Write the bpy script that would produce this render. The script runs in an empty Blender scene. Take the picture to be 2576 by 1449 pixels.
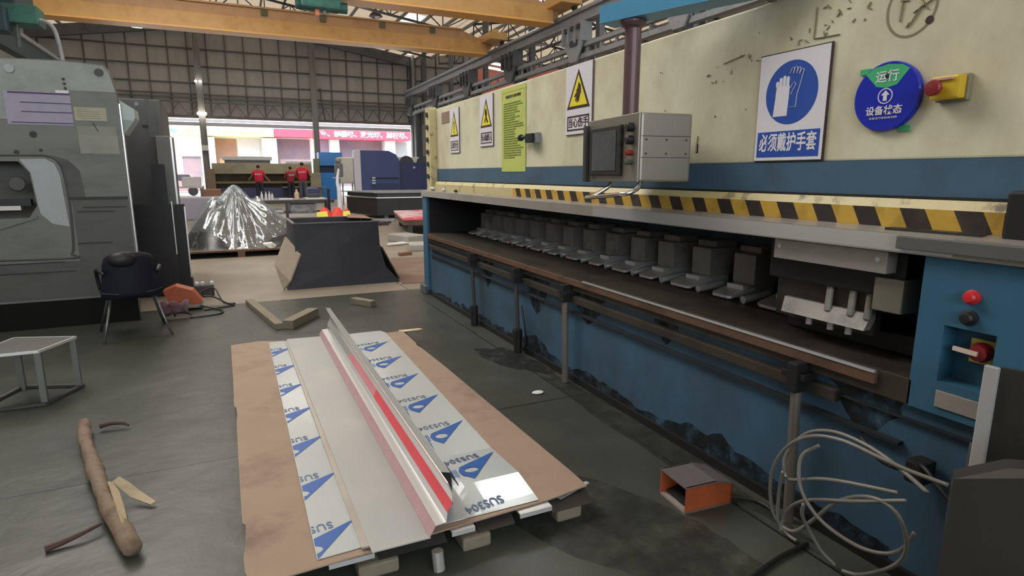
import bpy, bmesh, math, random
from mathutils import Vector, Matrix, Euler, noise
R = math.radians
random.seed(7)
S = bpy.context.scene
COL = S.collection

# ---------------------------------------------------------------- camera, sky, lights, exposure
cam_d = bpy.data.cameras.new('camera'); cam = bpy.data.objects.new('camera', cam_d); COL.objects.link(cam)
cam.location = (0, 0, 1.45); cam.rotation_euler = (R(79.08), 0, R(-24.95))
cam_d.sensor_width = 36; cam_d.lens = 1490 / 2576 * 36; cam_d.clip_start = .05; cam_d.clip_end = 300
S.camera = cam
W = bpy.data.worlds.new('sky'); S.world = W; W.use_nodes = True
bg = W.node_tree.nodes['Background']; bg.inputs[0].default_value = (.86, .93, 1, 1); bg.inputs[1].default_value = 5.5
def sun():
    l = bpy.data.lights.new('sun', 'SUN'); l.energy = 9.0; l.angle = R(2); l.color = (1, .96, .9)
    o = bpy.data.objects.new('sun', l); COL.objects.link(o); o.rotation_euler = (R(38), R(-12), 0)
def area(name, loc, rot, sx, sy, power, col=(1, .97, .93)):
    l = bpy.data.lights.new(name, 'AREA'); l.shape = 'RECTANGLE'; l.size = sx; l.size_y = sy; l.energy = power; l.color = col
    o = bpy.data.objects.new(name, l); COL.objects.link(o); o.location = loc; o.rotation_euler = rot
sun()
# unseen area lamps added to fill the hall from the roof and from behind
area('roof_fill', (-3.0, 9.0, 8.9), (R(-12), R(-24), 0), 3.5, 8.0, 860)
area('roof_fill', (-1.5, 17.0, 8.9), (0, R(0), 0), 4.0, 8.0, 420)
area('roof_fill', (3.5, 30.0, 8.9), (0, 0, 0), 5.0, 8.0, 450)
area('roof_fill', (16.5, 24.0, 8.9), (0, 0, 0), 4.0, 14.0, 500)
area('rear_fill', (-2.0, -9.6, 4.2), (R(72), 0, R(8)), 8.0, 3.5, 34, (1, .98, .95))
vs = S.view_settings; vs.view_transform = 'Standard'; vs.look = 'None'; vs.gamma = 1; vs.use_curve_mapping = False; vs.exposure = 0.0
S.cycles.max_bounces = 8; S.cycles.diffuse_bounces = 4; S.cycles.glossy_bounces = 4; S.cycles.transparent_max_bounces = 16
S.cycles.sample_clamp_indirect = 6; S.cycles.use_denoising = True; S.cycles.caustics_reflective = False; S.cycles.caustics_refractive = False

# ---------------------------------------------------------------- materials
def lin(c): return tuple(((v/255)/12.92 if v/255 <= .04045 else ((v/255+.055)/1.055)**2.4) for v in c) + (1,)
MATS = {}
def M(name, col, rough=.6, metal=0., spots=None, amt=.5, sc=4., bump=0., emit=0., alpha=1., var=.12, stretch=(1, 1, 1), lo=.5, hi=.68, spec=.5):
    """procedural paint: base colour with fine value variation, and a second colour in noise-shaped patches"""
    if name in MATS: return MATS[name]
    m = bpy.data.materials.new(name); m.use_nodes = True; nt = m.node_tree; N = nt.nodes; L = nt.links
    b = N['Principled BSDF']; b.inputs['Roughness'].default_value = rough; b.inputs['Metallic'].default_value = metal
    b.inputs['Specular IOR Level'].default_value = spec
    tc = N.new('ShaderNodeTexCoord'); geo = N.new('ShaderNodeNewGeometry')
    mp = N.new('ShaderNodeMapping'); mp.inputs['Scale'].default_value = stretch; L.new(geo.outputs['Position'], mp.inputs[0])
    n1 = N.new('ShaderNodeTexNoise'); n1.inputs['Scale'].default_value = sc*3; n1.inputs['Detail'].default_value = 5; L.new(mp.outputs[0], n1.inputs['Vector'])
    mx = N.new('ShaderNodeMix'); mx.data_type = 'RGBA'
    c = lin(col); mx.inputs[6].default_value = tuple(v*(1-var) for v in c[:3])+(1,); mx.inputs[7].default_value = tuple(min(1, v*(1+var)) for v in c[:3])+(1,)
    L.new(n1.outputs[0], mx.inputs[0]); out = mx.outputs[2]
    if spots:
        n2 = N.new('ShaderNodeTexNoise'); n2.inputs['Scale'].default_value = sc; n2.inputs['Detail'].default_value = 8; n2.inputs['Roughness'].default_value = .65; L.new(mp.outputs[0], n2.inputs['Vector'])
        rp = N.new('ShaderNodeMapRange'); rp.inputs[1].default_value = lo; rp.inputs[2].default_value = hi; rp.inputs[4].default_value = amt; L.new(n2.outputs[0], rp.inputs[0])
        m2 = N.new('ShaderNodeMix'); m2.data_type = 'RGBA'; m2.inputs[7].default_value = lin(spots); L.new(rp.outputs[0], m2.inputs[0]); L.new(out, m2.inputs[6]); out = m2.outputs[2]
    L.new(out, b.inputs['Base Color'])
    if bump:
        bp = N.new('ShaderNodeBump'); bp.inputs['Strength'].default_value = bump; bp.inputs['Distance'].default_value = .02; L.new(n1.outputs[0], bp.inputs['Height']); L.new(bp.outputs[0], b.inputs['Normal'])
    if emit: b.inputs['Emission Color'].default_value = c; b.inputs['Emission Strength'].default_value = emit
    if alpha < 1: b.inputs['Alpha'].default_value = alpha
    MATS[name] = m; return m

def floor_mat():
    m = M('concrete_floor', (67, 70, 64), .38, spots=(90, 93, 85), amt=.35, sc=1.1, bump=.45, var=.3, spec=.35)
    nt = m.node_tree; N = nt.nodes; L = nt.links; b = N['Principled BSDF']
    src = b.inputs['Base Color'].links[0].from_socket
    geo = N.new('ShaderNodeNewGeometry'); sp = N.new('ShaderNodeSeparateXYZ'); L.new(geo.outputs['Position'], sp.inputs[0])
    wob = N.new('ShaderNodeTexNoise'); wob.inputs['Scale'].default_value = 6
    def joint(axis, off, per):
        a = N.new('ShaderNodeMath'); a.operation = 'MULTIPLY_ADD'; L.new(wob.outputs[0], a.inputs[0]); a.inputs[1].default_value = .012; L.new(sp.outputs[axis], a.inputs[2])
        s = N.new('ShaderNodeMath'); s.operation = 'SUBTRACT'; L.new(a.outputs[0], s.inputs[0]); s.inputs[1].default_value = off
        p = N.new('ShaderNodeMath'); p.operation = 'PINGPONG'; L.new(s.outputs[0], p.inputs[0]); p.inputs[1].default_value = per/2
        c = N.new('ShaderNodeMath'); c.operation = 'LESS_THAN'; L.new(p.outputs[0], c.inputs[0]); c.inputs[1].default_value = .006
        return c
    j1 = joint(1, 3.215, 4.06); j2 = joint(0, 1.93, 4.2)
    mxx = N.new('ShaderNodeMath'); mxx.operation = 'MAXIMUM'; L.new(j1.outputs[0], mxx.inputs[0]); L.new(j2.outputs[0], mxx.inputs[1])
    # oil-dark worn patches
    n = N.new('ShaderNodeTexNoise'); n.inputs['Scale'].default_value = .55; n.inputs['Detail'].default_value = 6; n.inputs['Roughness'].default_value = .6
    L.new(geo.outputs['Position'], n.inputs['Vector'])
    r = N.new('ShaderNodeMapRange'); r.inputs[1].default_value = .38; r.inputs[2].default_value = .62; L.new(n.outputs[0], r.inputs[0]); r.inputs[3].default_value = .55; r.inputs[4].default_value = 0
    a1 = N.new('ShaderNodeMix'); a1.data_type = 'RGBA'; L.new(r.outputs[0], a1.inputs[0]); L.new(src, a1.inputs[6]); a1.inputs[7].default_value = lin((47, 50, 45))
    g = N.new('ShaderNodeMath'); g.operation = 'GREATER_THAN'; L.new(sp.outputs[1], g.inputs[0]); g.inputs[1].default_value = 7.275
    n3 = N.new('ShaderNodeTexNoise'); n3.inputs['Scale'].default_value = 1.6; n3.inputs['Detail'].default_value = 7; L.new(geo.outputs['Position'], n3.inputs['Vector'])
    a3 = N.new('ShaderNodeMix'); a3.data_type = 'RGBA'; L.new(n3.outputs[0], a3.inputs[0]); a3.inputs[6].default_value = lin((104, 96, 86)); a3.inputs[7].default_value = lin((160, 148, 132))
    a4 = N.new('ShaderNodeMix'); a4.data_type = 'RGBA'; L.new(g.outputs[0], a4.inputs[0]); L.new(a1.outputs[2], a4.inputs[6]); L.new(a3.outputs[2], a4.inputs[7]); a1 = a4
    a2 = N.new('ShaderNodeMix'); a2.data_type = 'RGBA'; L.new(mxx.outputs[0], a2.inputs[0]); L.new(a1.outputs[2], a2.inputs[6]); a2.inputs[7].default_value = lin((22, 22, 20))
    L.new(a2.outputs[2], b.inputs['Base Color'])
    return m
def roof_mat():
    m = M('roof_sheet', (176, 160, 140), .8, spots=(140, 122, 106), amt=.5, sc=.7); nt = m.node_tree; N = nt.nodes; L = nt.links
    b = N['Principled BSDF']; t = N.new('ShaderNodeBsdfTranslucent'); x = N.new('ShaderNodeMixShader'); x.inputs[0].default_value = .26
    t.inputs[0].default_value = (1, .9, .77, 1); L.new(b.outputs[0], x.inputs[1]); L.new(t.outputs[0], x.inputs[2]); L.new(x.outputs[0], N['Material Output'].inputs[0])
    return m
def wall_mat():
    m = M('wall_sheet', (150, 146, 138), .85, spots=(120, 114, 106), amt=.5, sc=.8, stretch=(1.2, 1, .4)); nt = m.node_tree; N = nt.nodes; L = nt.links
    b = N['Principled BSDF']; t = N.new('ShaderNodeBsdfTranslucent'); x = N.new('ShaderNodeMixShader'); x.inputs[0].default_value = .075
    t.inputs[0].default_value = (.98, .97, .95, 1); L.new(b.outputs[0], x.inputs[1]); L.new(t.outputs[0], x.inputs[2]); L.new(x.outputs[0], N['Material Output'].inputs[0])
    return m
def film_mat():
    m = bpy.data.materials.new('clear_plastic_film'); m.use_nodes = True; nt = m.node_tree; N = nt.nodes; L = nt.links
    out = N['Material Output']; N.remove(N['Principled BSDF'])
    t = N.new('ShaderNodeBsdfTransparent'); t.inputs[0].default_value = (.93, .96, .97, 1)
    g = N.new('ShaderNodeBsdfGlossy'); g.inputs['Roughness'].default_value = .08; g.inputs['Color'].default_value = (.95, .98, 1, 1)
    d = N.new('ShaderNodeBsdfDiffuse'); d.inputs[0].default_value = (.38, .42, .44, 1)
    n = N.new('ShaderNodeTexNoise'); n.inputs['Scale'].default_value = 9; n.inputs['Detail'].default_value = 4
    bp = N.new('ShaderNodeBump'); bp.inputs['Strength'].default_value = .8; bp.inputs['Distance'].default_value = .05; L.new(n.outputs[0], bp.inputs['Height']); L.new(bp.outputs[0], g.inputs['Normal'])
    a = N.new('ShaderNodeMixShader'); a.inputs[0].default_value = .55; L.new(d.outputs[0], a.inputs[1]); L.new(g.outputs[0], a.inputs[2])
    c = N.new('ShaderNodeMixShader'); c.inputs[0].default_value = .25; L.new(t.outputs[0], c.inputs[1]); L.new(a.outputs[0], c.inputs[2]); L.new(c.outputs[0], out.inputs[0])
    MATS['film'] = m; return m

mFLOOR = floor_mat(); mFILM = film_mat()
mROAD = M('road', (200, 196, 188), .9)
mWALL = wall_mat()
mROOF = roof_mat()
mSKY = M('skylight_panel', (225, 228, 225), .6, emit=1.1)
mSTEEL = M('dark_steel', (62, 62, 62), .6, .2)
mGREY = M('grey_steel_paint', (138, 142, 146), .55, spots=(96, 98, 102), amt=.5, sc=3)
mGREYD = M('dusty_dark_grey_paint', (84, 88, 92), .6, spots=(60, 62, 66), amt=.5, sc=3)
mYEL = M('crane_yellow', (206, 162, 98), .5, spots=(170, 118, 60), amt=.45, sc=1.2)
mYELB = M('crane_dull_orange', (190, 152, 112), .6, spots=(150, 120, 88), amt=.5, sc=1.2)
mTEAL = M('teal_paint', (44, 104, 92), .5, spots=(30, 50, 50), amt=.6, sc=3)
mTEALD = M('dark_teal_paint', (36, 58, 62), .6)
mCREAM = M('cream_paint', (216, 212, 184), .42, spots=(150, 136, 108), amt=.6, sc=1.6, stretch=(1, 1, .75), bump=.15, lo=.47, hi=.75, spec=.3)
mCREAM2 = M('chipped_cream_paint', (196, 184, 138), .5, spots=(74, 58, 46), amt=.85, sc=7, lo=.56, hi=.66)
mBLUE = M('machine_blue', (60, 92, 116), .5, spots=(56, 66, 72), amt=.85, sc=1.5, stretch=(1, 1, .8), bump=.1, lo=.42, hi=.66)
mBLUEP = M('column_blue', (52, 98, 124), .5, spots=(44, 84, 108), amt=.5, sc=2)
mBLUEA = M('arm_blue', (74, 146, 184), .45)
mBAND = M('band_blue', (66, 96, 120), .5, spots=(52, 64, 74), amt=.7, sc=2.2)
mDARK = M('black_recess', (26, 30, 34), .7, spots=(40, 54, 64), amt=.5, sc=2)
mBLACK = M('black', (20, 20, 22), .55)
mSTAIN = M('stainless', (176, 170, 163), .34, .45, var=.06, spots=(140, 132, 126), amt=.4, sc=2.5)
mSTAIN2 = M('bright_stainless', (215, 215, 215), .28, .6, var=.04)
mCHROME = M('chrome', (220, 220, 220), .12, 1., var=.02)
mOILY = M('oily_iron', (66, 60, 52), .5, .3, spots=(38, 34, 32), amt=.8, sc=3, bump=.3)
mRUST = M('rusty_edge', (104, 78, 62), .55, .2, spots=(60, 48, 40), amt=.7, sc=5)
mPOSTG = M('clamp_grey', (140, 136, 130), .55, .2, spots=(56, 58, 56), amt=.6, sc=5)
mHYEL = M('hazard_yellow', (200, 162, 66), .5, spots=(120, 96, 50), amt=.6, sc=7)
mHBLK = M('hazard_black', (44, 38, 36), .55, spots=(90, 72, 60), amt=.4, sc=9)
mWHITE = M('sign_white', (224, 222, 230), .35, var=.03)
mSBLUE = M('sign_blue', (44, 82, 170), .35, var=.04)
mSYEL = M('sign_yellow', (236, 224, 60), .35, var=.03)
mSBRN = M('sign_dark', (66, 46, 42), .4, var=.03)
mSEDGE = M('sign_edge', (110, 88, 92), .5)
mDISC = M('disc_blue', (26, 44, 176), .15, var=.04)
mGREEN = M('tape_green', (70, 178, 120), .3)
mNOTE = M('notice_lime', (190, 202, 108), .5, spots=(178, 192, 100), amt=.5, sc=3)
mNTXT = M('notice_ink', (136, 152, 74), .6)
mRED = M('knob_red', (128, 32, 36), .4)
mREDL = M('lamp_red', (196, 44, 48), .35)
mEYEL = M('estop_yellow', (206, 172, 44), .4)
mPIPE = M('purple_brown_pipe', (98, 76, 78), .4, .3)
mBOX = M('console_steel', (140, 136, 124), .35, .5, var=.05)
mSCR = M('console_screen', (64, 68, 74), .3, spots=(90, 94, 98), amt=.6, sc=14)
mCARD = M('cardboard', (148, 128, 110), .85, spots=(106, 86, 72), amt=.7, sc=2.2, lo=.54, hi=.72)
mPRINT = M('film_sheet', (180, 187, 188), .17, .1, var=.03)
mPLAIN = M('grey_plain_sheet', (166, 169, 168), .3, .15, var=.03, spots=(196, 186, 178), amt=.4, sc=1.8)
mINK = M('print_blue', (28, 84, 158), .35, var=.05)
mINKD = M('print_dark', (74, 96, 128), .45, var=.05)
mPINK = M('pink_film', (186, 150, 154), .3)
mREDF = M('red_film', (228, 86, 96), .25)
mWOOD = M('grey_timber', (118, 110, 94), .8, spots=(96, 86, 68), amt=.6, sc=6, stretch=(1, .3, 1))
mBARK = M('pale_log', (118, 101, 84), .8, spots=(92, 66, 52), amt=.7, sc=12, bump=.5, lo=.5, hi=.62)
mSPLIT = M('split_wood', (170, 154, 126), .8)
mSHARD = M('dark_wood_shard', (70, 48, 42), .8)
mORANGE = M('pedal_orange', (166, 84, 46), .45, spots=(120, 60, 40), amt=.4, sc=6)
mCABLE = M('grey_cable', (118, 116, 110), .4)
mBKCABLE = M('black_cable', (22, 22, 22), .5)
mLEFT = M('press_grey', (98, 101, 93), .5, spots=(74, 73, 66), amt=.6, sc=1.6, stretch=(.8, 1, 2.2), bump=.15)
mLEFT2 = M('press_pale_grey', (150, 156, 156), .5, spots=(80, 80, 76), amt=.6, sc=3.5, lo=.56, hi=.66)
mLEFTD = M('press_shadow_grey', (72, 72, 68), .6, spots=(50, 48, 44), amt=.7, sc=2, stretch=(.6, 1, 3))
mPAPER = M('paper', (206, 206, 206), .7)
mPCHART = M('chart_paper', (146, 140, 156), .6, spots=(140, 136, 150), amt=.6, sc=5)
mPURP = M('chart_purple', (70, 36, 84), .6)
mNAVY = M('navy_plastic', (24, 25, 38), .45)
mDKPANEL = M('dark_sheet_metal', (70, 68, 64), .4, .5, spots=(56, 54, 50), amt=.4, sc=3)
mRUBBER = M('black_bin', (34, 35, 42), .6, spots=(46, 47, 56), amt=.5, sc=2)
mTAN = M('tan_board', (172, 158, 140), .8)
mSHIRT = M('red_shirt', (204, 40, 66), .8)
mSKIN = M('skin', (176, 130, 104), .6)
mHAIR = M('hair', (34, 30, 30), .7)
mTROUS = M('trousers', (84, 84, 96), .8)
mTROUSD = M('navy_trousers', (40, 44, 60), .8)
mDBLUE = M('deep_blue_cabinet', (56, 74, 124), .45)
mDBLUE2 = M('navy_cabinet', (40, 52, 96), .45)
mBBLUE = M('bright_blue_panel', (58, 128, 200), .4)
mOFFW = M('off_white_cover', (206, 206, 196), .6)
mBRAKE = M('old_press_cream', (150, 146, 118), .6, spots=(112, 104, 84), amt=.6, sc=1)
mBRAKED = M('old_press_dark', (70, 64, 50), .7, spots=(120, 100, 60), amt=.5, sc=1.5)
mSHOPY = M('shop_sign_yellow', (238, 226, 150), .6)
mSHOPR = M('shop_sign_red', (214, 60, 84), .6)
mSHOPW = M('shop_white', (235, 232, 224), .7)
mSHOPD = M('shop_interior', (120, 104, 112), .8, spots=(90, 96, 130), amt=.7, sc=.8)
mSHUT = M('roller_shutter', (190, 186, 190), .6)
mMIDG = M('mid_grey', (128, 126, 124), .7)
mBROWN = M('brown_board', (124, 92, 74), .85, spots=(150, 128, 108), amt=.6, sc=2)
mSCRATCH = M('scratch', (132, 120, 92), .7)
mHOLE = M('dark_spot', (58, 34, 34), .7)
mLAMP = M('lit_lamp', (255, 250, 235), .5, emit=14)
mOLIVE = M('olive_bag', (196, 178, 150), .6)

# ---------------------------------------------------------------- mesh helpers
class MB:
    def __init__(s): s.bm = bmesh.new()
    def box(s, x0, x1, y0, y1, z0, z1, bev=0, rot=None, seg=2):
        b = bmesh.new(); bmesh.ops.create_cube(b, size=1)
        c = Vector(((x0+x1)/2, (y0+y1)/2, (z0+z1)/2))
        for v in b.verts: v.co = Vector((v.co.x*(x1-x0), v.co.y*(y1-y0), v.co.z*(z1-z0)))
        if bev: bmesh.ops.bevel(b, geom=b.edges[:], offset=bev, segments=seg, affect='EDGES', profile=.6)
        m = (Matrix.Translation(c) @ (Euler(rot).to_matrix().to_4x4() if rot else Matrix()))
        b.transform(m); return s.add(b)
    def add(s, b):
        me = bpy.data.meshes.new('t'); b.to_mesh(me); b.free(); s.bm.from_mesh(me); bpy.data.meshes.remove(me); return s
    def cyl(s, p0, p1, r0, r1=None, n=16, cap=True):
        p0 = Vector(p0); p1 = Vector(p1); r1 = r0 if r1 is None else r1; d = p1-p0
        b = bmesh.new(); bmesh.ops.create_cone(b, cap_ends=cap, segments=n, radius1=r0, radius2=r1, depth=d.length)
        b.transform(Matrix.Translation((p0+p1)/2) @ d.to_track_quat('Z', 'Y').to_matrix().to_4x4()); return s.add(b)
    def bar(s, p0, p1, w, h=None, up=(0, 0, 1)):
        p0 = Vector(p0); p1 = Vector(p1); h = h or w; d = (p1-p0); L = d.length; d.normalize(); u = Vector(up)
        if abs(d.dot(u)) > .98: u = Vector((0, 1, 0))
        a = d.cross(u).normalized(); u = a.cross(d)
        vs = [s.bm.verts.new(p + a*sx*w/2 + u*sz*h/2) for p in (p0, p1) for sx, sz in ((-1, -1), (1, -1), (1, 1), (-1, 1))]
        for f in ((3, 2, 1, 0), (4, 5, 6, 7), (0, 1, 5, 4), (1, 2, 6, 5), (2, 3, 7, 6), (3, 0, 4, 7)): s.bm.faces.new([vs[i] for i in f])
        return s
    def tube(s, pts, r, n=10, smooth=True, sub=8):
        P = [Vector(p) for p in pts]
        if smooth and len(P) > 2:
            Q = []
            for i in range(len(P)-1):
                a = P[max(i-1, 0)]; b = P[i]; c = P[i+1]; d = P[min(i+2, len(P)-1)]
                for k in range(sub):
                    t = k/sub; Q.append(.5*((2*b)+(c-a)*t+(2*a-5*b+4*c-d)*t*t+(3*b-a-3*c+d)*t**3))
            Q.append(P[-1]); P = Q
        rs = r if callable(r) else (lambda t: r)
        prev = None; up = Vector((0, 0, 1)); nrm = None
        for i, p in enumerate(P):
            d = (P[min(i+1, len(P)-1)]-P[max(i-1, 0)]).normalized()
            if nrm is None: nrm = d.cross(up if abs(d.z) < .95 else Vector((1, 0, 0))).normalized()
            nrm = (nrm - d*nrm.dot(d)).normalized(); bn = d.cross(nrm); rr = rs(i/(len(P)-1))
            ring = [s.bm.verts.new(p+(nrm*math.cos(a)+bn*math.sin(a))*rr) for a in [2*math.pi*k/n for k in range(n)]]
            if prev:
                for k in range(n): s.bm.faces.new((prev[k], prev[(k+1) % n], ring[(k+1) % n], ring[k]))
            else: s.bm.faces.new(ring[::-1])
            prev = ring
        s.bm.faces.new(prev); return s
    def prism(s, pts, off):
        """closed outline extruded by a vector"""
        off = Vector(off); a = [s.bm.verts.new(p) for p in pts]; b = [s.bm.verts.new(Vector(p)+off) for p in pts]; n = len(a)
        s.bm.faces.new(a[::-1]); s.bm.faces.new(b)
        for i in range(n): s.bm.faces.new((a[i], a[(i+1) % n], b[(i+1) % n], b[i]))
        return s
    def sheet(s, rows):
        g = [[s.bm.verts.new(p) for p in r] for r in rows]
        for i in range(len(g)-1):
            for j in range(len(g[0])-1): s.bm.faces.new((g[i][j], g[i][j+1], g[i+1][j+1], g[i+1][j]))
        return s
    def lathe(s, prof, c, n=24, ax='Z'):
        c = Vector(c); rings = []
        for r, z in prof:
            ring = []
            for k in range(n):
                a = 2*math.pi*k/n; x, y = r*math.cos(a), r*math.sin(a)
                v = {'Z': Vector((x, y, z)), 'X': Vector((z, x, y)), 'Y': Vector((x, z, y))}[ax]
                ring.append(s.bm.verts.new(c+v))
            rings.append(ring)
        for a, b in zip(rings, rings[1:]):
            for k in range(n): s.bm.faces.new((a[k], a[(k+1) % n], b[(k+1) % n], b[k]))
        s.bm.faces.new(rings[0][::-1]); s.bm.faces.new(rings[-1]); return s
    def ball(s, c, r, sc=(1, 1, 1), n=2):
        b = bmesh.new(); bmesh.ops.create_icosphere(b, subdivisions=n, radius=r)
        b.transform(Matrix.Translation(c) @ Matrix.Diagonal((*sc, 1))); return s.add(b)
    def obj(s, name, m, parent=None, smooth=False, solid=0, uvfix=True):
        bmesh.ops.recalc_face_normals(s.bm, faces=s.bm.faces[:])
        me = bpy.data.meshes.new(name); s.bm.to_mesh(me); s.bm.free()
        o = bpy.data.objects.new(name, me); COL.objects.link(o); me.materials.append(m)
        if parent is not None:
            me.transform(world(parent).inverted()); o.parent = parent
        else:
            # put the origin at the base centre of a single-mesh thing
            xs = [v.co.x for v in me.vertices]; ys = [v.co.y for v in me.vertices]; zs = [v.co.z for v in me.vertices]
            c = Vector(((min(xs)+max(xs))/2, (min(ys)+max(ys))/2, min(zs))); me.transform(Matrix.Translation(-c)); o.location = c
        if smooth:
            for p in me.polygons: p.use_smooth = True
        if solid:
            q = o.modifiers.new('thickness', 'SOLIDIFY'); q.thickness = solid; q.offset = 0
        return o
def world(o):
    m = Matrix.Translation(o.location) @ o.rotation_euler.to_matrix().to_4x4() @ Matrix.Diagonal((*o.scale, 1))
    return world(o.parent) @ m if o.parent else m
def tag(o, label, cat, group=None, kind=None):
    o['label'] = label; o['category'] = cat
    if group: o['group'] = group
    if kind: o['kind'] = kind
    return o
def thing(name, label, cat, loc, rz=0, group=None):
    o = bpy.data.objects.new(name, None); COL.objects.link(o); o.location = loc; o.rotation_euler = (0, 0, rz); o.empty_display_size = .1
    return tag(o, label, cat, group)
def struct(name, mb, m, parent=None, solid=0):
    o = mb.obj(name, m, parent, solid=solid)
    if parent is None: o['kind'] = 'structure'
    return o
def copy_tree(o, parent=None):
    c = o.copy(); COL.objects.link(c); c.parent = parent
    for ch in list(o.children):
        d = ch.copy(); COL.objects.link(d); d.parent = c
        for g in ch.children:
            e = g.copy(); COL.objects.link(e); e.parent = d
    return c
def text(name, body, h, loc, right, up, m, parent, bold=.0, sx=1., align='CENTER', space=1., clip=None, line=1.):
    cu = bpy.data.curves.new('t', 'FONT'); cu.body = body; cu.size = 1; cu.align_x = align; cu.align_y = 'CENTER'; cu.offset = bold
    cu.extrude = .002; cu.space_character = space; cu.space_line = line; cu.resolution_u = 3
    t = bpy.data.objects.new('t', cu); COL.objects.link(t); dg = bpy.context.evaluated_depsgraph_get()
    me = bpy.data.meshes.new_from_object(t.evaluated_get(dg)); COL.objects.unlink(t); bpy.data.objects.remove(t)
    r = Vector(right).normalized(); u = Vector(up).normalized(); nn = r.cross(u)
    mt = Matrix.Translation(loc) @ Matrix((r, u, nn)).transposed().to_4x4() @ Matrix.Diagonal((h*sx, h, .3, 1))
    me.transform(mt)
    if clip:
        b = bmesh.new(); b.from_mesh(me); bmesh.ops.bisect_plane(b, geom=b.verts[:]+b.edges[:]+b.faces[:], plane_co=clip[0], plane_no=clip[1], clear_outer=True); b.to_mesh(me); b.free()
    me.materials.clear(); me.materials.append(m)
    o = bpy.data.objects.new(name, me); COL.objects.link(o)
    if parent: me.transform(world(parent).inverted()); o.parent = parent
    return o


mGIRT = M('girt_steel', (92, 86, 80), .7)
def stain_mat(name, col, fac, sc):
    m = bpy.data.materials.new(name); m.use_nodes = True; nt = m.node_tree; N = nt.nodes; L = nt.links; b = N['Principled BSDF']; b.inputs['Base Color'].default_value = lin(col); b.inputs['Roughness'].default_value = .5
    g = N.new('ShaderNodeNewGeometry'); n = N.new('ShaderNodeTexNoise'); n.inputs['Scale'].default_value = sc; n.inputs['Detail'].default_value = 8; n.inputs['Roughness'].default_value = .7; L.new(g.outputs['Position'], n.inputs['Vector'])
    r = N.new('ShaderNodeMapRange'); r.inputs[1].default_value = .36; r.inputs[2].default_value = .62; r.inputs[4].default_value = fac; L.new(n.outputs[0], r.inputs[0]); L.new(r.outputs[0], b.inputs['Alpha']); return m
mOIL = stain_mat('oil_stain', (32, 34, 34), .7, 9); mSOFT = stain_mat('soft_stain', (46, 48, 43), .35, 5); mPROP = M('prop_metal', (120, 114, 106), .4, .4)
def glow_sheet(name, col, fac):
    m = M(name, col, .6); nt = m.node_tree; N = nt.nodes; L = nt.links; t = N.new('ShaderNodeBsdfTranslucent'); t.inputs[0].default_value = lin(col); x = N.new('ShaderNodeMixShader'); x.inputs[0].default_value = fac
    L.new(N['Principled BSDF'].outputs[0], x.inputs[1]); L.new(t.outputs[0], x.inputs[2]); L.new(x.outputs[0], N['Material Output'].inputs[0]); return m
mCANOPY = glow_sheet('canopy_white', (230, 228, 232), .5)
# ---------------------------------------------------------------- the hall
b = MB().box(-9, 23, -10, 40.6, -.12, 0); struct('floor', b, mFLOOR)
struct('trim_1', MB().box(-40, 60, 40.6, 90, -.16, -.04), mROAD)
RZ = lambda x: 8.9+.155*(11.2-x) if x > 1.05 else 9.1+.155*(x+7.45) if x > -9 else 8.8
def roofz(x):
    if x <= 1.05: return 10.47-.157*(1.05-x)
    if x <= 11.2: return 10.47-.155*(x-1.05)
    if x <= 17: return 8.9+.155*(x-11.2)
    return 9.8-.155*(x-17)
# far end wall, with the wide gate opening (x -5.2..11.2, z 0..4.62) cut out
wf = MB()
wf.prism([(-9, 40, 4.62), (11.3, 40, 4.62), (11.3, 40, roofz(11.2)), (1.05, 40, 10.47), (-9, 40, roofz(-9))], (0, .15, 0))
wf.box(-9, -5.2, 40, 40.15, 0, 4.62)
wf.prism([(11.3, 40, 0), (23, 40, 0), (23, 40, roofz(23)), (17, 40, 9.8), (11.3, 40, roofz(11.2))], (0, .15, 0))
struct('wall_far', wf, mWALL)
struct('wall_left', MB().box(-9.15, -9, -10, 40.15, 0, roofz(-9)), mWALL)
struct('wall_right', MB().box(23, 23.15, -10, 40.15, 0, roofz(23)), mWALL)
struct('wall_back', MB().box(-9, 23, -10.15, -10, 0, 2.2).box(-9, 23, -10.15, -10, 6.2, 9), mWALL)
# roof sheets, purlins and lit skylight strips
rf = MB()
def slope(x0, x1, y0, y1, t=.06): rf.prism([(x0, y0, roofz(x0+1e-4)+.0), (x1, y0, roofz(x1)), (x1, y0, roofz(x1)+t), (x0, y0, roofz(x0+1e-4)+t)], (0, y1-y0, 0))
for a, c in ((-9.1, 1.05), (1.05, 11.2), (11.2, 17), (17, 23.1)): slope(a, c, -10.2, 40.3)
struct('ceiling', rf, mROOF)
sk = MB()
for xa, xb, y0, y1 in ((4.2, 5.1, 31, 36), (8.6, 9.6, 30.5, 33.5), (-5.5, -4.5, 24, 30), (13.4, 14.4, 20, 30), (18.5, 19.5, 20, 30), (8.3, 9.3, 19, 23)):
    sk.prism([(xa, y0, roofz(xa)-.03), (xb, y0, roofz(xb)-.03), (xb, y0, roofz(xb)-.01), (xa, y0, roofz(xa)-.01)], (0, y1-y0, 0))
struct('trim_2', sk, mSKY)
xa, xb = 5.3, 6.4
struct('trim_9', MB().prism([(xa, 9.9, roofz(xa)-.26), (xb, 9.9, roofz(xb)-.26), (xb, 9.9, roofz(xb)-.24), (xa, 9.9, roofz(xa)-.24)], (0, 1.7, 0)), M('glare_panel', (250, 252, 255), .6, emit=22))  # unseen glowing panel added to throw a glare on the filmed sheet
pu = MB()
x = -8.4
while x < 22.6:
    if abs(x-11.2) > .3 and abs(x-1.05) > .2: pu.box(x-.04, x+.04, -8, 39.9, roofz(x)-.2, roofz(x)-.06)
    x += 1.05
struct('trim_3', pu, mMIDG)
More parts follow.
